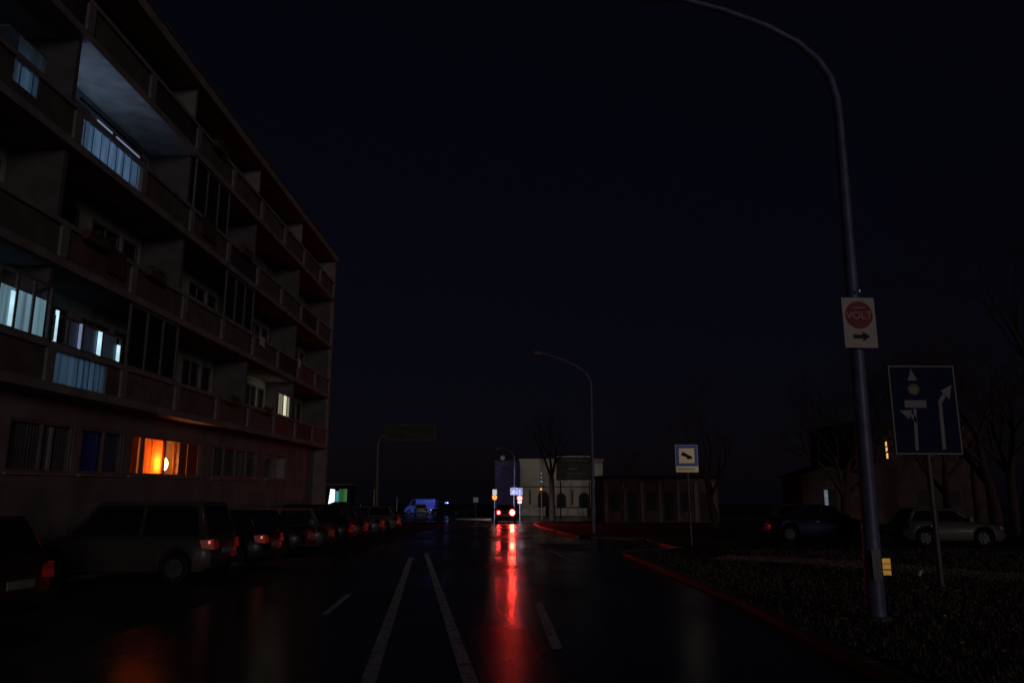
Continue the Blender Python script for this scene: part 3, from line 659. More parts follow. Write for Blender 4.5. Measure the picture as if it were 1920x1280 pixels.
# headlamp beams of the car driving away
for dx in (-.55, .55):
    ld = bpy.data.lights.new('headlamp_beam', 'SPOT'); ld.energy = 1050; ld.spot_size = R(75); ld.spot_blend = .7; ld.color = (1, .92, .82); ld.shadow_soft_size = .08
    lo = bpy.data.objects.new('headlamp_beam', ld); COL.objects.link(lo); lo.location = (-.32 + dx, 66.42, gz(66.4) + .66)
    lo.rotation_euler = Vector((.12, 1, -.03)).to_track_quat('-Z', 'Y').to_euler()

for dx in (-.5, .5):      # beams added at the white car's nose to light the van
    ld = bpy.data.lights.new('headlamp_beam', 'SPOT'); ld.energy = 380; ld.spot_size = R(70); ld.spot_blend = .6; ld.color = (.85, .92, 1); ld.shadow_soft_size = .08
    lo = bpy.data.objects.new('headlamp_beam', ld); COL.objects.link(lo); lo.location = (-11.8 + dx, 102.3, gz(102.3) + .7)
    lo.rotation_euler = Vector((-.1, 1, .06)).to_track_quat('-Z', 'Y').to_euler()

# ------------------------------------------------------------------ street lamps
def street_lamp(label, base, path, r0, r1, head, hdir, group='street lamps'):
    root = empty('street_lamp', base); tag(root, label, 'street lamp', group)
    b = Vector(base); P = [Vector(p) - b for p in path]; n = len(P)
    lens = [0]
    for i in range(1, n): lens.append(lens[-1] + (P[i] - P[i - 1]).length)
    MB().tube(P, [r0 + (r1 - r0) * (l / lens[-1]) for l in lens], 16).build('pole', M['steel'], root)
    MB().tube([P[0] - Vector((0, 0, .05)), P[0] + Vector((0, 0, .05)), P[0] + Vector((0, 0, .07))], [r0 * 1.55, r0 * 1.5, r0], 16).build('base_flange', M['steel_d'], root)
    e = P[-1]; d = Vector(hdir).normalized(); pts = []
    # luminaire: a flattened tapered housing with a lens below
    q = d.to_track_quat('X', 'Z').to_matrix().to_4x4(); T = Matrix.Translation(e) @ q
    m_ = MB(); secs = [(-.02, .05, .05), (.08, .09, .08), (.25, .14, .11), (.5, .15, .10), (.66, .10, .06), (.7, .03, .02)]
    v = []; N = 10
    for x, wy, hz in secs: v += [T @ Vector((x, wy * math.cos(2 * math.pi * k / N), hz * .8 * math.sin(2 * math.pi * k / N))) for k in range(N)]
    f = [(i * N + k, i * N + (k + 1) % N, (i + 1) * N + (k + 1) % N, (i + 1) * N + k) for i in range(len(secs) - 1) for k in range(N)]
    m_.add(v, f, True); hd = m_.build('lamp_head', M['steel_d'], root)
    MB().box(.22, .58, -.11, .11, -.095, -.07, T).build('lens', M['head_off'], hd)
    MB().box(-.06, .06, -r0 - .012, -r0 + .03, .55, .95).build('service_door', M['steel_d'], root)
    return root
def arm(base, top, straight, pts):
    P = [base] + [(base[0] + (top[0] - base[0]) * t, base[1], base[2] + (top[2] - base[2]) * t) for t in (.1, .3, .5, .7, .9)] + [top] + pts
    return P
SC = .972
def nearer(p): return (p[0] * SC, p[1] * SC, (p[2] - 1.7) * SC + 1.7)
b1 = (5.20 * SC, 11.04 * SC, gz(11.04 * SC) + .11)
street_lamp('tall grey street lamp nearest the camera carrying the red and white sign', b1,
            arm(b1, nearer((5.30, 11.04, 7.4)), 0, [nearer(p) for p in ((5.29, 11.04, 7.85), (5.21, 11.03, 8.22), (5.04, 11.02, 8.52), (4.72, 11.0, 8.83), (4.2, 10.97, 9.12), (3.5, 10.93, 9.38), (2.75, 10.9, 9.58))]), .125, .045, None, (-1, -.05, .16))
b2 = (4.42, 40.3, gz(40.3) + .1)
street_lamp('grey street lamp rising beside the bus bay in front of the pale building', b2,
            arm(b2, (4.46, 40.3, 6.9), 0, [(4.44, 40.3, 7.35), (4.2, 40.3, 7.8), (3.7, 40.3, 8.2), (3.0, 40.3, 8.53), (1.9, 40.3, 8.9)]), .12, .045, None, (-1, 0, .2))
b3 = (.47, 75, gz(75)); b3 = (.47, 75, gz(75) + .12)
street_lamp('thin far street lamp above the blue crossing signs', b3,
            arm(b3, (.52, 75, 4.2), 0, [(.45, 75, 4.7), (.2, 75, 5.1), (-.2, 75, 5.35), (-.8, 75, 5.47)]), .09, .04, None, (-1, 0, .1))
b4 = (-9.9, 56.75, gz(56.75) + .12)
og = empty('overhead_sign', b4); tag(og, 'wide dark overhead sign on a curved arm past the apartment block', 'sign')
P = [Vector(p) - Vector(b4) for p in arm(b4, (-9.98, 56.75, 4.6), 0, [(-9.97, 56.75, 5.0), (-9.75, 56.75, 5.4), (-9.2, 56.75, 5.75), (-7.9, 56.75, 6.04), (-5.7, 56.75, 6.16)])]
MB().tube(P, [.13] * 6 + [.11] * (len(P) - 6), 12).build('pole', M['steel_d'], og)
MB().box(.55, 4.25, -.16, -.10, 6.22, 7.28).build('panel', mat('olive_sign_back', (.055, .055, .03), .6, scale=2), og)
for x in (.9, 2.4, 3.9): MB().box(x - .05, x + .05, -.10, -.02, 6.3, 7.3).build('bracket', M['steel_d'], og)
m_ = MB()
for a in ((.5, 4.3, 7.28, 7.33), (.5, 4.3, 6.17, 6.22), (.5, .55, 6.22, 7.28), (4.25, 4.3, 6.22, 7.28)): m_.box(a[0], a[1], -.18, -.10, a[2], a[3])
m_.build('frame', M['steel_d'], og)

# ------------------------------------------------------------------ signs
def text_mesh(txt, size, name, m, parent, loc, rotz=0, bold=0.0):
    c = bpy.data.curves.new(name, 'FONT'); c.body = txt; c.size = size; c.align_x = 'CENTER'; c.align_y = 'CENTER'; c.offset = bold; c.extrude = .0008
    o = bpy.data.objects.new(name, c); COL.objects.link(o); bpy.context.view_layer.update()
    dg = bpy.context.evaluated_depsgraph_get(); me = bpy.data.meshes.new_from_object(o.evaluated_get(dg)); bpy.data.objects.remove(o)
    me.materials.clear(); me.materials.append(m); me.name = name
    q = bpy.data.objects.new(name, me); COL.objects.link(q); q.parent = parent; q.location = loc; q.rotation_euler = (R(90), 0, 0); return q
# sign on the near lamp
vs_ = empty('advertising_sign', nearer((5.25, 10.86, 3.73)), R(3)); tag(vs_, 'white rectangular sign with red disc and black arrow strapped to lamp post', 'sign')
MB().box(-.245, .245, 0, .012, 0, .745).build('board', M['white'], vs_)
rd = MB().disc((0, .485), .205, -.004, -.001, 40).build('red_disc', M['red'], vs_)
text_mesh('VOLT', .155, 'lettering', M['pinkish'], vs_, (0, -.0055, .475), bold=.004)
MB().box(-.10, .10, -.0055, -.0045, .585, .605).build('small_lettering', M['pinkish'], vs_)
MB().prism([(-.11, .135), (.03, .135), (.03, .095), (.145, .165), (.03, .235), (.03, .195), (-.11, .195)], -.0035, -.001).build('arrow', M['ink'], vs_)
for z in (.12, .62): MB().tube([(.0 + .115 * math.cos(a), .135 + .115 * math.sin(a), z) for a in [i * math.pi / 8 for i in range(17)]], .008, 5).build('strap', M['chrome'], vs_)
MB().box(-.06, .06, .012, .05, .1, .64).build('bracket', M['steel_d'], vs_)
MB().box(.035, .055, -.0, .03, .83, .87).build('clip', M['chrome'], vs_)

# lane sign
ls = empty('lane_sign', (8.38, 14.96, gz(14.96) + .11), R(0)); tag(ls, 'large dark blue lane sign with two white arrows on a post', 'sign')
MB().tube([(0, .06, -.1), (0, .06, 1.5), (0, .06, 4.2)], .057, 12).build('post', M['steel_d'], ls)
z0 = 2.52; Wd, Hd = 1.34, 1.79
MB().box(-Wd / 2, Wd / 2, -.02, 0, z0, z0 + Hd).build('panel', M['blue'], ls)
m_ = MB(); e_ = .028
for a in ((-Wd / 2, Wd / 2, z0, z0 + e_), (-Wd / 2, Wd / 2, z0 + Hd - e_, z0 + Hd), (-Wd / 2, -Wd / 2 + e_, z0 + e_, z0 + Hd - e_), (Wd / 2 - e_, Wd / 2, z0 + e_, z0 + Hd - e_)): m_.box(a[0], a[1], -.024, -.0195, a[2], a[3])
m_.build('border', M['signwhite'], ls)
def lp(u, v): return (-Wd / 2 + u * Wd, z0 + Hd * (1 - v))
def poly(pts, name, m, y=-.0235): return MB().prism([lp(*p) for p in pts], y, -.0195).build(name, m, ls)
# left arrow: shaft, branch arrow to the left, head, ring sign and plate
poly([(.345, .955), (.295, .955), (.325, .49), (.37, .49)][::-1], 'arrow_shaft', M['signwhite'])
poly([(.285, .17), (.43, .17), (.345, .035)], 'arrow_head', M['signwhite'])
poly([(.355, .655), (.265, .575), (.245, .61), (.115, .51), (.31, .505), (.285, .535), (.355, .59)], 'side_arrow', M['signwhite'])
c = lp(.36, .27); MB().disc(c, .105, -.0265, -.024, 28).build('disc', mat('sign_cream', (.30, .25, .19), .6), ls); MB().ring(c, .085, .118, -.0275).build('ring', M['signred'], ls)
poly([(.20, .395), (.53, .395), (.53, .48), (.20, .48)], 'plate', M['signwhite'])
poly([(.755, .945), (.70, .945), (.715, .40), (.80, .315), (.83, .36), (.765, .425)], 'arrow_shaft', M['signwhite'])
poly([(.94, .22), (.765, .285), (.885, .385)], 'arrow_head', M['signwhite'])
for z in (z0 + .35, z0 + 1.4): MB().box(-.5, .5, 0, .03, z, z + .05).build('brace', M['steel_d'], ls)

# bus stop sign
bs = empty('bus_stop_sign', (6.80, 28.8, gz(28.8) + .11), R(-3)); tag(bs, 'blue and cream bus stop sign on a thin post right of the road', 'sign')
MB().tube([(.05, .05, -.1), (.03, .05, 2), (0, .05, 3.7)], .045, 10).build('post', M['steel_d'], bs)
zb = 2.72; B_ = 1.03
MB().box(-.43, .43, -.012, .01, zb, zb + B_).build('panel', M['retro_grey'], bs)
MB().box(-.40, .40, -.016, -.0125, zb + .235, zb + B_ - .025).build('blue_field', M['retro_blue'], bs)
MB().box(-.295, .295, -.020, -.0165, zb + .33, zb + B_ - .135).build('cream_field', M['retro_cream'], bs)
MB().box(-.415, .425, -.0165, -.0125, zb - .01, zb + .20).build('name_strip', M['retro_cream'], bs)
T = Matrix.Translation((0, 0, zb + .60)) @ Matrix.Rotation(R(24), 4, 'Y')
MB().prism([(-.22, -.05), (-.20, .085), (-.07, .085), (-.05, .07), (.20, .06), (.215, -.045), (.13, -.05), (.11, -.10), (.05, -.10), (.03, -.05)], -.024, -.021, T).build('bus_symbol', M['ink'], bs)
M['brown_ink'] = mat('faded_brown_ink', (.30, .22, .10), .6)
for i in range(7): MB().box(-.33 + i * .09, -.27 + i * .09, -.0185, -.017, zb + .08, zb + .125).build('lettering', M['brown_ink'], bs)

# yellow reflector post and a paper scrap on the verge
yp = empty('reflector_post', (8.26, 16.9, gz(16.9) + .11)); tag(yp, 'short post with yellow reflective plate beside the footpath', 'marker post')
MB().tube([(0, .03, -.05), (0, .03, .42)], .03, 8).build('post', M['steel_d'], yp)
for z in (.03, .16, .28): MB().box(-.10, .10, -.006, .0, z, z + .105).build('reflector', M['retro_yellow'], yp)
mb = MB(); mb.tube([(0, 0, 0), (.02, .005, .03), (.06, .01, .09), (.10, .015, .10)], [.03, .05, .04, .02], 7)
o = mb.build('litter', M['white']); o.location = (8.92, 16.85, gz(16.85) + .13); tag(o, 'crumpled white scrap of litter on the ground beside the yellow reflector', 'litter')

# far signs by the junction
def small_sign(name, label, x, y, zc, w_, h_, field, pole_to=None, symbol=None, extra=None, group='signs at the junction'):
    r = empty(name, (x, y, gz(y) + .0)); tag(r, label, 'sign', group); zc = zc - gz(y)
    MB().tube([(0, .05, -.05), (0, .05, zc + h_ * .45)], .04, 8).build('post', M['steel'], r)
    p = MB().box(-w_ / 2, w_ / 2, -.01, .01, zc - h_ / 2, zc + h_ / 2).build('panel', M['retro_white'], r)
    if field: MB().box(-w_ / 2 + .03, w_ / 2 - .03, -.014, -.0105, zc - h_ / 2 + .03, zc + h_ / 2 - .03).build('field', field, r)
    if symbol: MB().prism([(a * w_, zc + b * h_) for a, b in symbol], -.018, -.0145).build('symbol', M['retro_white'], r)
    if extra: extra(r, zc)
    return r
small_sign('crossing_sign', 'blue square crossing sign with white triangle ahead of the car', .42, 72, 1.28, .62, .66, M['retro_blue'], symbol=[(-.3, -.25), (.3, -.25), (0, .28)])
def ex(r, zc):
    MB().disc((0, zc - .62), .26, -.012, .01, 24).build('round_plate', M['retro_white'], r); MB().ring((0, zc - .62), .20, .26, -.0135).build('red_ring', mat('red_reflective_ring', (.6, .1, .08), .4, metal=1), r)
    MB().box(-.20, .20, -.012, .01, zc - 1.12, zc - .90).build('lower_plate', M['retro_white'], r)
small_sign('direction_sign', 'blue arrow sign over round and small white plates ahead of the car', .98, 71.6, 1.27, .5, .64, M['retro_blue'], symbol=[(-.08, -.32), (.08, -.32), (.08, .02), (.25, .02), (0, .34), (-.25, .02), (-.08, .02)], extra=ex)
def ex2(r, zc):
    MB().disc((0, zc - .50), .24, -.012, .01, 24).build('round_plate', M['retro_orange'], r)
small_sign('traffic_sign', 'pale plate over a round orange sign left of the car', -1.42, 73, 1.2, .42, .5, None, extra=ex2)
small_sign('traffic_sign', 'lone small white sign in the dark far left of the car', -4.2, 95, .1, .62, .62, None)
# hanging round plate below the far lamp arm
hp = empty('hanging_sign', (-.68, 74.9, 4.55)); tag(hp, 'round pale disc hanging below the far street lamp arm', 'sign')
MB().disc((0, 0), .27, -.02, .02, 24).build('disc', M['retro_white'], hp); MB().tube([(0, 0, .26), (0, .05, .9)], .012, 6).build('hanger', M['steel_d'], hp)
MB().ring((0, 0), .2, .27, -.022).build('rim', M['steel_d'], hp)

# traffic light
tl = empty('traffic_light', (3.4, 80, gz(80) + .1)); tag(tl, 'dark traffic light with an amber lamp in front of the pale building', 'traffic light')
MB().tube([(0, 0, -.1), (0, 0, 5.2)], .06, 10).build('post', M['steel_d'], tl)
zz = 3.62 - gz(80) - .1
for i, mm in enumerate((M['dark'], M['dark'], M['dark'])):
    hb = MB().box(-.17, .17, -.14, .08, 1.95 - gz(80) + i * .42, 2.33 - gz(80) + i * .42).build('signal_box', M['dark'], tl)
    MB().disc((0, 2.14 - gz(80) + i * .42), .10, -.15, -.142, 16).build('lens', M['head_off'], hb)
    MB().ring((0, 2.14 - gz(80) + i * .42), .1, .135, -.152).build('visor', M['retro_grey'], hb)
M['amber'] = emit('amber_lamp', (1, .38, .06), 1.2)
MB().disc((-.06, 1.45 - gz(80) - .1), .11, -.1, -.06, 16).build('amber_lens', M['amber'], tl)
MB().box(-.2, .08, -.06, .04, 1.25 - gz(80) - .1, 1.62 - gz(80) - .1).build('lower_box', M['dark'], tl)

# billboard
bb = empty('billboard', (7.3, 85, gz(85) + .1)); tag(bb, 'dark rectangular billboard on two posts in front of the pale building', 'billboard')
for x in (-1.55, 1.7): MB().box(x - .07, x + .07, .06, .2, -.1, 6.3).build('post', M['dark'], bb)
MB().box(-2.0, 2.0, -.03, .06, 4.0, 6.6).build('panel', mat('billboard_dark', (.006, .005, .005), .6, col2=(.014, .012, .011), scale=1.2), bb)
m_ = MB()
for a in ((-2.06, 2.06, 6.6, 6.7), (-2.06, 2.06, 3.92, 4.0), (-2.06, -2.0, 4.0, 6.6), (2.0, 2.06, 4.0, 6.6)): m_.box(a[0], a[1], -.06, .06, a[2], a[3])
m_.build('frame', M['signwhite'], bb)
M['faint'] = mat('faint_print', (.05, .042, .038), .6, scale=3, var=.5)
for (x0, x1, z_, t) in ((-1.4, 1.5, 6.15, .14), (-1.8, 1.8, 5.68, .05), (-.6, .4, 5.2, .2), (-1.7, -1.0, 5.0, .1), (-.8, 1.2, 4.7, .12), (-1.2, .9, 4.35, .07)): MB().box(x0, x1, -.034, -.0305, z_, z_ + t).build('print_line', M['faint'], bb)

# ------------------------------------------------------------------ far buildings
def arch(x, w_, z0_, z1_, n=10):
    r = w_ / 2; zc = z1_ - r
    return [(x - r, z0_), (x + r, z0_)] + [(x + r * math.cos(math.pi * k / n), zc + r * math.sin(math.pi * k / n)) for k in range(n + 1)]
pb = empty('pale_building', (6.8, 100, gz(100))); tag(pb, 'low pale rendered building with arched niches at the junction', 'building')
g = -gz(100)
MB().box(-5.4, 5.6, 0, 8, -.5, 5.05 + g).build('wall', M['pale_wall'], pb)
MB().box(-5.55, 5.75, -.15, 8.1, 5.05 + g, 5.35 + g).build('cornice', M['pale_wall'], pb)
MB().box(-5.4, 5.6, -.05, -.002, 1.62 + g, 1.75 + g).build('string_course', M['dim_wall'], pb)
M['dk'] = mat('dark_opening', (.03, .028, .027), .7)
for x, w_, t in ((-2.3, 1.25, 1.0), (.05, 1.0, .75), (3.05, 1.15, .8)):
    d_ = MB().prism(arch(x, w_, -.2, t + g), -.03, -.004).build('door', M['dk'], pb)
    MB().prism(arch(x, w_ + .3, -.2, t + .16 + g), -.02, -.003).build('surround', M['dim_wall'], d_)
for x in (-4.1, 1.5, 4.6): MB().box(x - .13, x + .13, -.025, -.003, -.6 + g, 1.3 + g).build('pilaster', M['dim_wall'], pb)
fw = empty('low_wall', (2.6, 97.5, gz(97.5))); tag(fw, 'low white wall with posts in front of the pale building', 'wall')
MB().box(-1.2, 1.9, -.1, .1, -.1, 1.0).build('panel', M['ceil'], fw)
for x in (-1.2, .3, 1.9): MB().box(x - .14, x + .14, -.14, .14, -.1, 1.15).build('post', M['ceil'], fw)
fr = empty('low_wall', (7.6, 97.5, gz(97.5))); tag(fr, 'long low grey wall under the billboard', 'wall')
MB().box(-2.4, 2.4, -.1, .1, -.1, .95).build('panel', M['pale_wall'], fr); MB().box(-2.5, 2.5, -.15, .15, .95, 1.05).build('coping', M['dim_wall'], fr)
nb = empty('tall_house', (-.6, 106, gz(106))); tag(nb, 'narrow dark house with a blue-lit wall left of the pale building', 'house')
M['bluelit_wall'] = mat('blue_lit_render', (.17, .14, .36), .85, scale=.8)  # blue light on the wall put into its colour
MB().box(-1.4, 2.4, 0, 8, -.5, 7.2).build('wall', M['bluelit_wall'], nb); MB().box(-1.6, 2.6, -.2, 8.2, 7.2, 7.45).build('roof', M['dim_wall'], nb)
# low brown building right of the pale one
lb = empty('garage_row', (12.2, 62.0, gz(62) + .1)); tag(lb, 'low dim building with pilasters behind the bus stop sign', 'building')
MB().box(-4.5, 4.9, 0, 6, -.3, 3.5).build('wall', M['dim_wall'], lb); MB().box(-4.7, 5.1, -.2, 6.2, 3.5, 3.75).build('roof', M['dark'], lb)
for i in range(7):
    x = -4.3 + i * 1.47; MB().box(x - .14, x + .14, -.1, -.002, 0, 3.2).build('pilaster', M['render'], lb)
    if i < 6: MB().box(x + .35, x + 1.12, -.03, -.002, .1 if i % 2 else .9, 2.4).build('door' if i % 2 else 'window', M['dk'], lb)
# house on the right with narrow lit stair windows
M['night_wall'] = mat('dark_brick_render', (.10, .066, .062), .9, scale=1.2, bump=.3)
rh = empty('house', (30.5, 58, gz(58) + .1)); tag(rh, 'dark flat-roofed house with a narrow glowing stair window behind the lamp post', 'house')
MB().box(-3.6, 6, 0, 9, -.3, 7.6).build('wall', M['night_wall'], rh); MB().box(-3.75, 6.15, -.15, 9.15, 7.6, 7.8).build('roof', M['night_wall'], rh)
hut = empty('hut', (24.2, 57, gz(57) + .1)); tag(hut, 'low dark hut with a pale lit window beyond the dark blue saloon', 'hut')
MB().box(-2.2, 2.2, 0, 4, -.3, 3.4).build('wall', M['night_wall'], hut); MB().prism([(-2.5, 3.4), (2.5, 3.4), (2.5, 3.5), (0, 4.3), (-2.5, 3.5)], -.2, 4.2).build('roof', M['night_wall'], hut)
M['orange_win'] = emit('orange_lit_window', (1, .5, .12), 1.0); M['cyan_win'] = emit('cyan_lit_window', (.45, .72, .8), .14, .6, 'Z', 4)
w_ = MB().box(-1.45, -1.12, -.04, -.002, 4.8, 6.4).build('window', M['dim_wall'], rh); MB().box(-1.36, -1.22, -.05, -.041, 4.9, 5.75).build('pane', M['orange_win'], w_); MB().box(-1.36, -1.24, -.05, -.041, 5.85, 6.25).build('pane', M['orange_win'], w_)
w_ = MB().box(-.6, .5, -.04, -.002, .9, 2.7).build('window', M['dim_wall'], hut); MB().box(-.52, -.25, -.05, -.041, 1.3, 2.5).build('pane', M['cyan_win'], w_); MB().box(-.18, .42, -.05, -.041, 1.0, 2.6).build('pane', M['dk'], w_)
for x in (1.2, 3.6):
    for z in (1.2, 4.6): w_ = MB().box(x - .5, x + .5, -.04, -.002, z, z + 1.4).build('window', M['dim_wall'], rh); MB().box(x - .43, x + .43, -.05, -.041, z + .07, z + 1.33).build('pane', M['dk'], w_)

# kiosk with lit panels left of the junction
M['kw'] = emit('lit_white_panel', (.75, .95, 1.0), 1.6); M['kg'] = emit('lit_green_panel', (.12, .45, .16), .16, .9, 'X', 2.5); M['kc'] = emit('lit_cyan_panel', (.10, .42, .45), .5)
kk = empty('kiosk', (-15.6, 70, gz(70))); tag(kk, 'small kiosk with a bright white and green lit front at far left', 'kiosk')
g = -gz(70)
MB().box(-1.3, 1.0, 0, 2.0, -.1, 3.2).build('body', M['dark'], kk); MB().box(-1.5, 1.2, -.3, 2.2, 3.2, 3.4).build('roof', M['steel_d'], kk)
MB().prism([(-1.05, .15 + g), (-.5, .35 + g), (-.5, 1.45 + g), (-.9, 1.5 + g)], -.05, -.003).build('lit_panel', M['kw'], kk)
MB().box(-.44, -.12, -.05, -.003, .35 + g, 1.3 + g).build('lit_panel', M['kc'], kk); MB().box(-.10, .62, -.05, -.003, .35 + g, 1.5 + g).build('lit_panel', M['kg'], kk)
MB().box(-.2, -.0, -.15, -.05, -.1, .3 + g).build('leg', M['steel_d'], kk)

# bollards and posts at the far left
M['bol'] = mat('bollard_white', (.55, .53, .5), .6)
for x, y, h_, lab in ((-13.7, 70, 1.5, 'thin pale post right of the lit kiosk'), (-13.6, 92, 2.3, 'tall thin pale post left of the blue-lit van'), (-13.0, 73, 2.9, 'slim pale post beside the dark left street lamp')):
    r = empty('post', (x, y, gz(y))); tag(r, lab, 'post'); r.name = 'marker_post'
    MB().tube([(0, 0, -.05), (0, 0, h_)], [.06, .045], 8).build('pole', M['bol'], r); MB().tube([(0, 0, h_), (0, 0, h_ + .05), (0, 0, h_ + .08)], [.05, .05, .01], 8).build('cap', M['chrome'], r)
# traffic island left of the car
ti = MB(); pts = [(-5.4, 76.5), (-2.2, 73.6), (-1.75, 74.2), (-1.9, 78), (-4.8, 79)]
n = len(pts); ti.add([(x, y, gz(y)) for x, y in pts] + [(x, y, gz(y) + .14) for x, y in pts], [tuple(range(n, 2 * n))] + [(i, (i + 1) % n, (i + 1) % n + n, i + n) for i in range(n)])
tag(ti.build('traffic_island', M['kerb']), kind='structure')

# ------------------------------------------------------------------ beacon car beside the van (blue light)
bc = make_car('car', 'dark patrol car with a lit blue roof beacon right of the van', (-8.6, 104.5), math.pi - .1, P_['black'], 4.4, 1.75, 1.5, .92, 'sedan', cat='car')
M['beacon'] = emit('blue_beacon', (.16, .24, 1.0), 2.5); M['beacon_w'] = emit('pale_beacon', (.6, .75, 1.0), 4)
MB().box(-.12, .12, -.62, .62, 1.5, 1.54).build('light_bar', M['dark'], bc)
for y_, m in ((-.45, 'beacon'), (.0, 'beacon_w'), (.45, 'beacon')): MB().box(-.13, .13, y_ - .16, y_ + .16, 1.54, 1.68).build('beacon', M[m], bc)

# ------------------------------------------------------------------ trees, bare in winter
def bare_tree(seed, H, spread=1.0, fork=None, levels=5):
    rn = random.Random(seed); trunk = MB(); crown = MB()
    def grow(p, d, length, r, lev):
        n = 4 if lev < 3 else 3; pts = [p]; rad = [r]; q = p.copy(); dd = d.copy()
        for i in range(n):
            dd = (dd + Vector((rn.uniform(-1, 1), rn.uniform(-1, 1), rn.uniform(-.4, .7))) * .16).normalized()
            q = q + dd * length / n; pts.append(q.copy()); rad.append(max(.004, r * (1 - .45 * (i + 1) / n)))
        (trunk if lev < 2 else crown).tube(pts, rad, 8 if lev < 2 else (5 if lev < 3 else 3), cap=False)
        if lev >= levels: return
        k = rn.choice((3, 4)) if lev > 0 else rn.choice((3, 4, 5))
        for j in range(k):
            t = rn.uniform(.45, 1) if j else 1; idx = min(n, max(1, round(t * n)))
            ax = dd.cross(Vector((rn.uniform(-1, 1), rn.uniform(-1, 1), rn.uniform(-1, 1)))).normalized()
            nd = (Matrix.Rotation(rn.uniform(.35, .85) * spread, 3, ax) @ dd); nd.z += .12; nd.normalize()
            grow(pts[idx], nd, length * rn.uniform(.58, .82), rad[idx] * rn.uniform(.55, .75), lev + 1)
    if fork:
        trunk.tube([Vector((0, 0, -.1)), Vector((-.02, 0, 1.5)), Vector((-.06, 0, fork))], [.32, .27, .25], 10)
        for dx in (-.36, .34, .05): grow(Vector((-.06, 0, fork - .1)), Vector((dx, rn.uniform(-.2, .2), 1)).normalized(), H * .30, .15, 1)
    else: grow(Vector((0, 0, -.1)), Vector((0, 0, 1)), H * .30, H * .02, 0)
    return trunk, crown
def place_tree(label, loc, seed, H, **kw):
    r = empty('bare_tree', (loc[0], loc[1], gz(loc[1]) + .08), random.uniform(0, 6) if 'fork' not in kw else 0); tag(r, label, 'tree', 'bare winter trees')
    t, c = bare_tree(seed, H, **kw); bk = M['bark_silhouette' if 'fork' in kw else 'bark']; t.build('trunk', bk, r, fix=False); c.build('crown', bk, r, fix=False)
place_tree('bare forked tree left of the billboard', (4.15, 73.3), 11, 9, fork=3.9, levels=5)
place_tree('tall bare tree right of the bus stop sign', (13.5, 50), 5, 13)
place_tree('tall bare tree behind the dark blue saloon', (21.5, 45), 8, 14)
place_tree('bare tree behind the silver car', (24, 36), 21, 13)
place_tree('tallest bare tree at the right edge of the picture', (23.6, 34.5), 34, 20, levels=6)
place_tree('bare tree standing between the house and the dark blue saloon', (18.2, 41), 51, 13, levels=6)
place_tree('bare tree in front of the house gable, right of the lamp post', (26.5, 46), 61, 14, levels=6)
place_tree('bare tree behind the lane sign, nearest the house', (32, 52), 71, 15, levels=6)
place_tree('thick bare tree farther behind the black car at the right edge', (27.5, 43), 81, 17, levels=6)
place_tree('bare tree between the pale building and the low dim building', (8.6, 58), 4, 8)

# ------------------------------------------------------------------ grass and fallen leaves
rn = random.Random(5); gm = MB()
def inpath(x, y): 
    cx = 6.2 + (22.6 - y) * .93 if y < 22.6 else 6.2
    return abs(x - cx) < 1.1
for i in range(42000):
    y = 6.5 + 20 * rn.random() ** 1.7; x = 3.85 + (2.5 + y * .62) * rn.random()
    if inpath(x, y) and rn.random() < .93: continue
    hgt = rn.uniform(.02, .07) * (1.5 if rn.random() < .1 else 1); a = rn.uniform(0, 6.28); wd = rn.uniform(.004, .008) * (1 + y * .06); le = rn.uniform(.2, .9) * hgt
    dx, dy = math.cos(a), math.sin(a); z = gz(y) + .108
    gm.v += [(x - dy * wd, y + dx * wd, z), (x + dy * wd, y - dx * wd, z), (x + dx * le, y + dy * le, z + hgt)]; n = len(gm.v); gm.f.append((n - 3, n - 2, n - 1)); gm.sm.append(False)
M['blade'] = mat('grass_blades', (.10, .078, .055), .6, scale=3, col2=(.22, .165, .125))
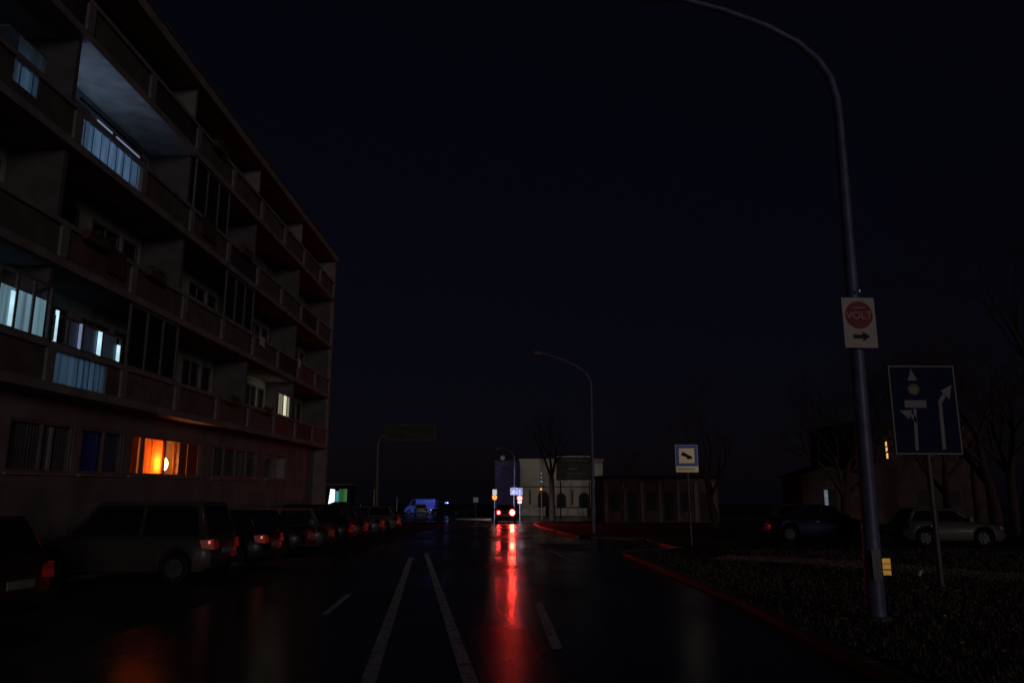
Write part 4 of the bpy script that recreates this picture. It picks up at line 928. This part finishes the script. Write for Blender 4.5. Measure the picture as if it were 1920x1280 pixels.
o = gm.build('grass', M['blade'], fix=False); tag(o, 'short rough grass on the verge right of the road', 'grass', kind='stuff')
lm = MB()
for i in range(900):
    y = 6.5 + 14 * rn.random() ** 1.3; x = 4.2 + (2.5 + y * .6) * rn.random(); s = rn.uniform(.018, .045); a = rn.uniform(0, 6.28); z = gz(y) + .118 + rn.random() * .03
    T = Matrix.Translation((x, y, z)) @ Matrix.Rotation(a, 4, 'Z') @ Matrix.Rotation(rn.uniform(-.9, .9), 4, 'X')
    lm.add([T @ Vector(p) for p in ((-s, 0, 0), (-s * .2, s * .55, .006), (s * .6, s * .4, .01), (s * 1.1, 0, 0), (s * .6, -s * .4, .012), (-s * .2, -s * .55, .004))], [(0, 1, 2, 3, 4, 5)])
M['leaf'] = mat('fallen_leaf', (.22, .13, .06), .25, scale=9, col2=(.40, .30, .18))
o = lm.build('fallen_leaves', M['leaf'], fix=False); tag(o, 'scattered wet fallen leaves on the verge', 'leaves', kind='stuff')

# stones added on the footpath to catch the low light
sm = MB(); pl = [(6.2, 22.7), (8.5, 21.1), (10, 18.3), (12, 15.5), (15.2, 12.6)]
for i in range(9000):
    k = rn.randrange(4); t = rn.random(); A = Vector(pl[k]).lerp(Vector(pl[k + 1]), t); off = rn.gauss(0, .42)
    d = (Vector(pl[k + 1]) - Vector(pl[k])).normalized(); x, y = A.x - d.y * off, A.y + d.x * off
    q = rn.uniform(.008, .03); hh = q * rn.uniform(.6, 1.1); a0 = rn.uniform(0, 6.28); z = gz(y) + .114
    base = [(x + q * math.cos(a0 + j * 1.257) * rn.uniform(.7, 1.2), y + q * math.sin(a0 + j * 1.257) * rn.uniform(.7, 1.2), z) for j in range(5)]
    top = [(x + (bx_ - x) * .55, y + (by_ - y) * .55, z + hh) for bx_, by_, _ in base]
    sm.add(base + top, [(j, (j + 1) % 5, (j + 1) % 5 + 5, j + 5) for j in range(5)] + [(5, 6, 7, 8, 9)])
o = sm.build('gravel', M['path'], fix=False); tag(o, 'added stones catching light along the footpath across the verge', 'gravel', kind='stuff')
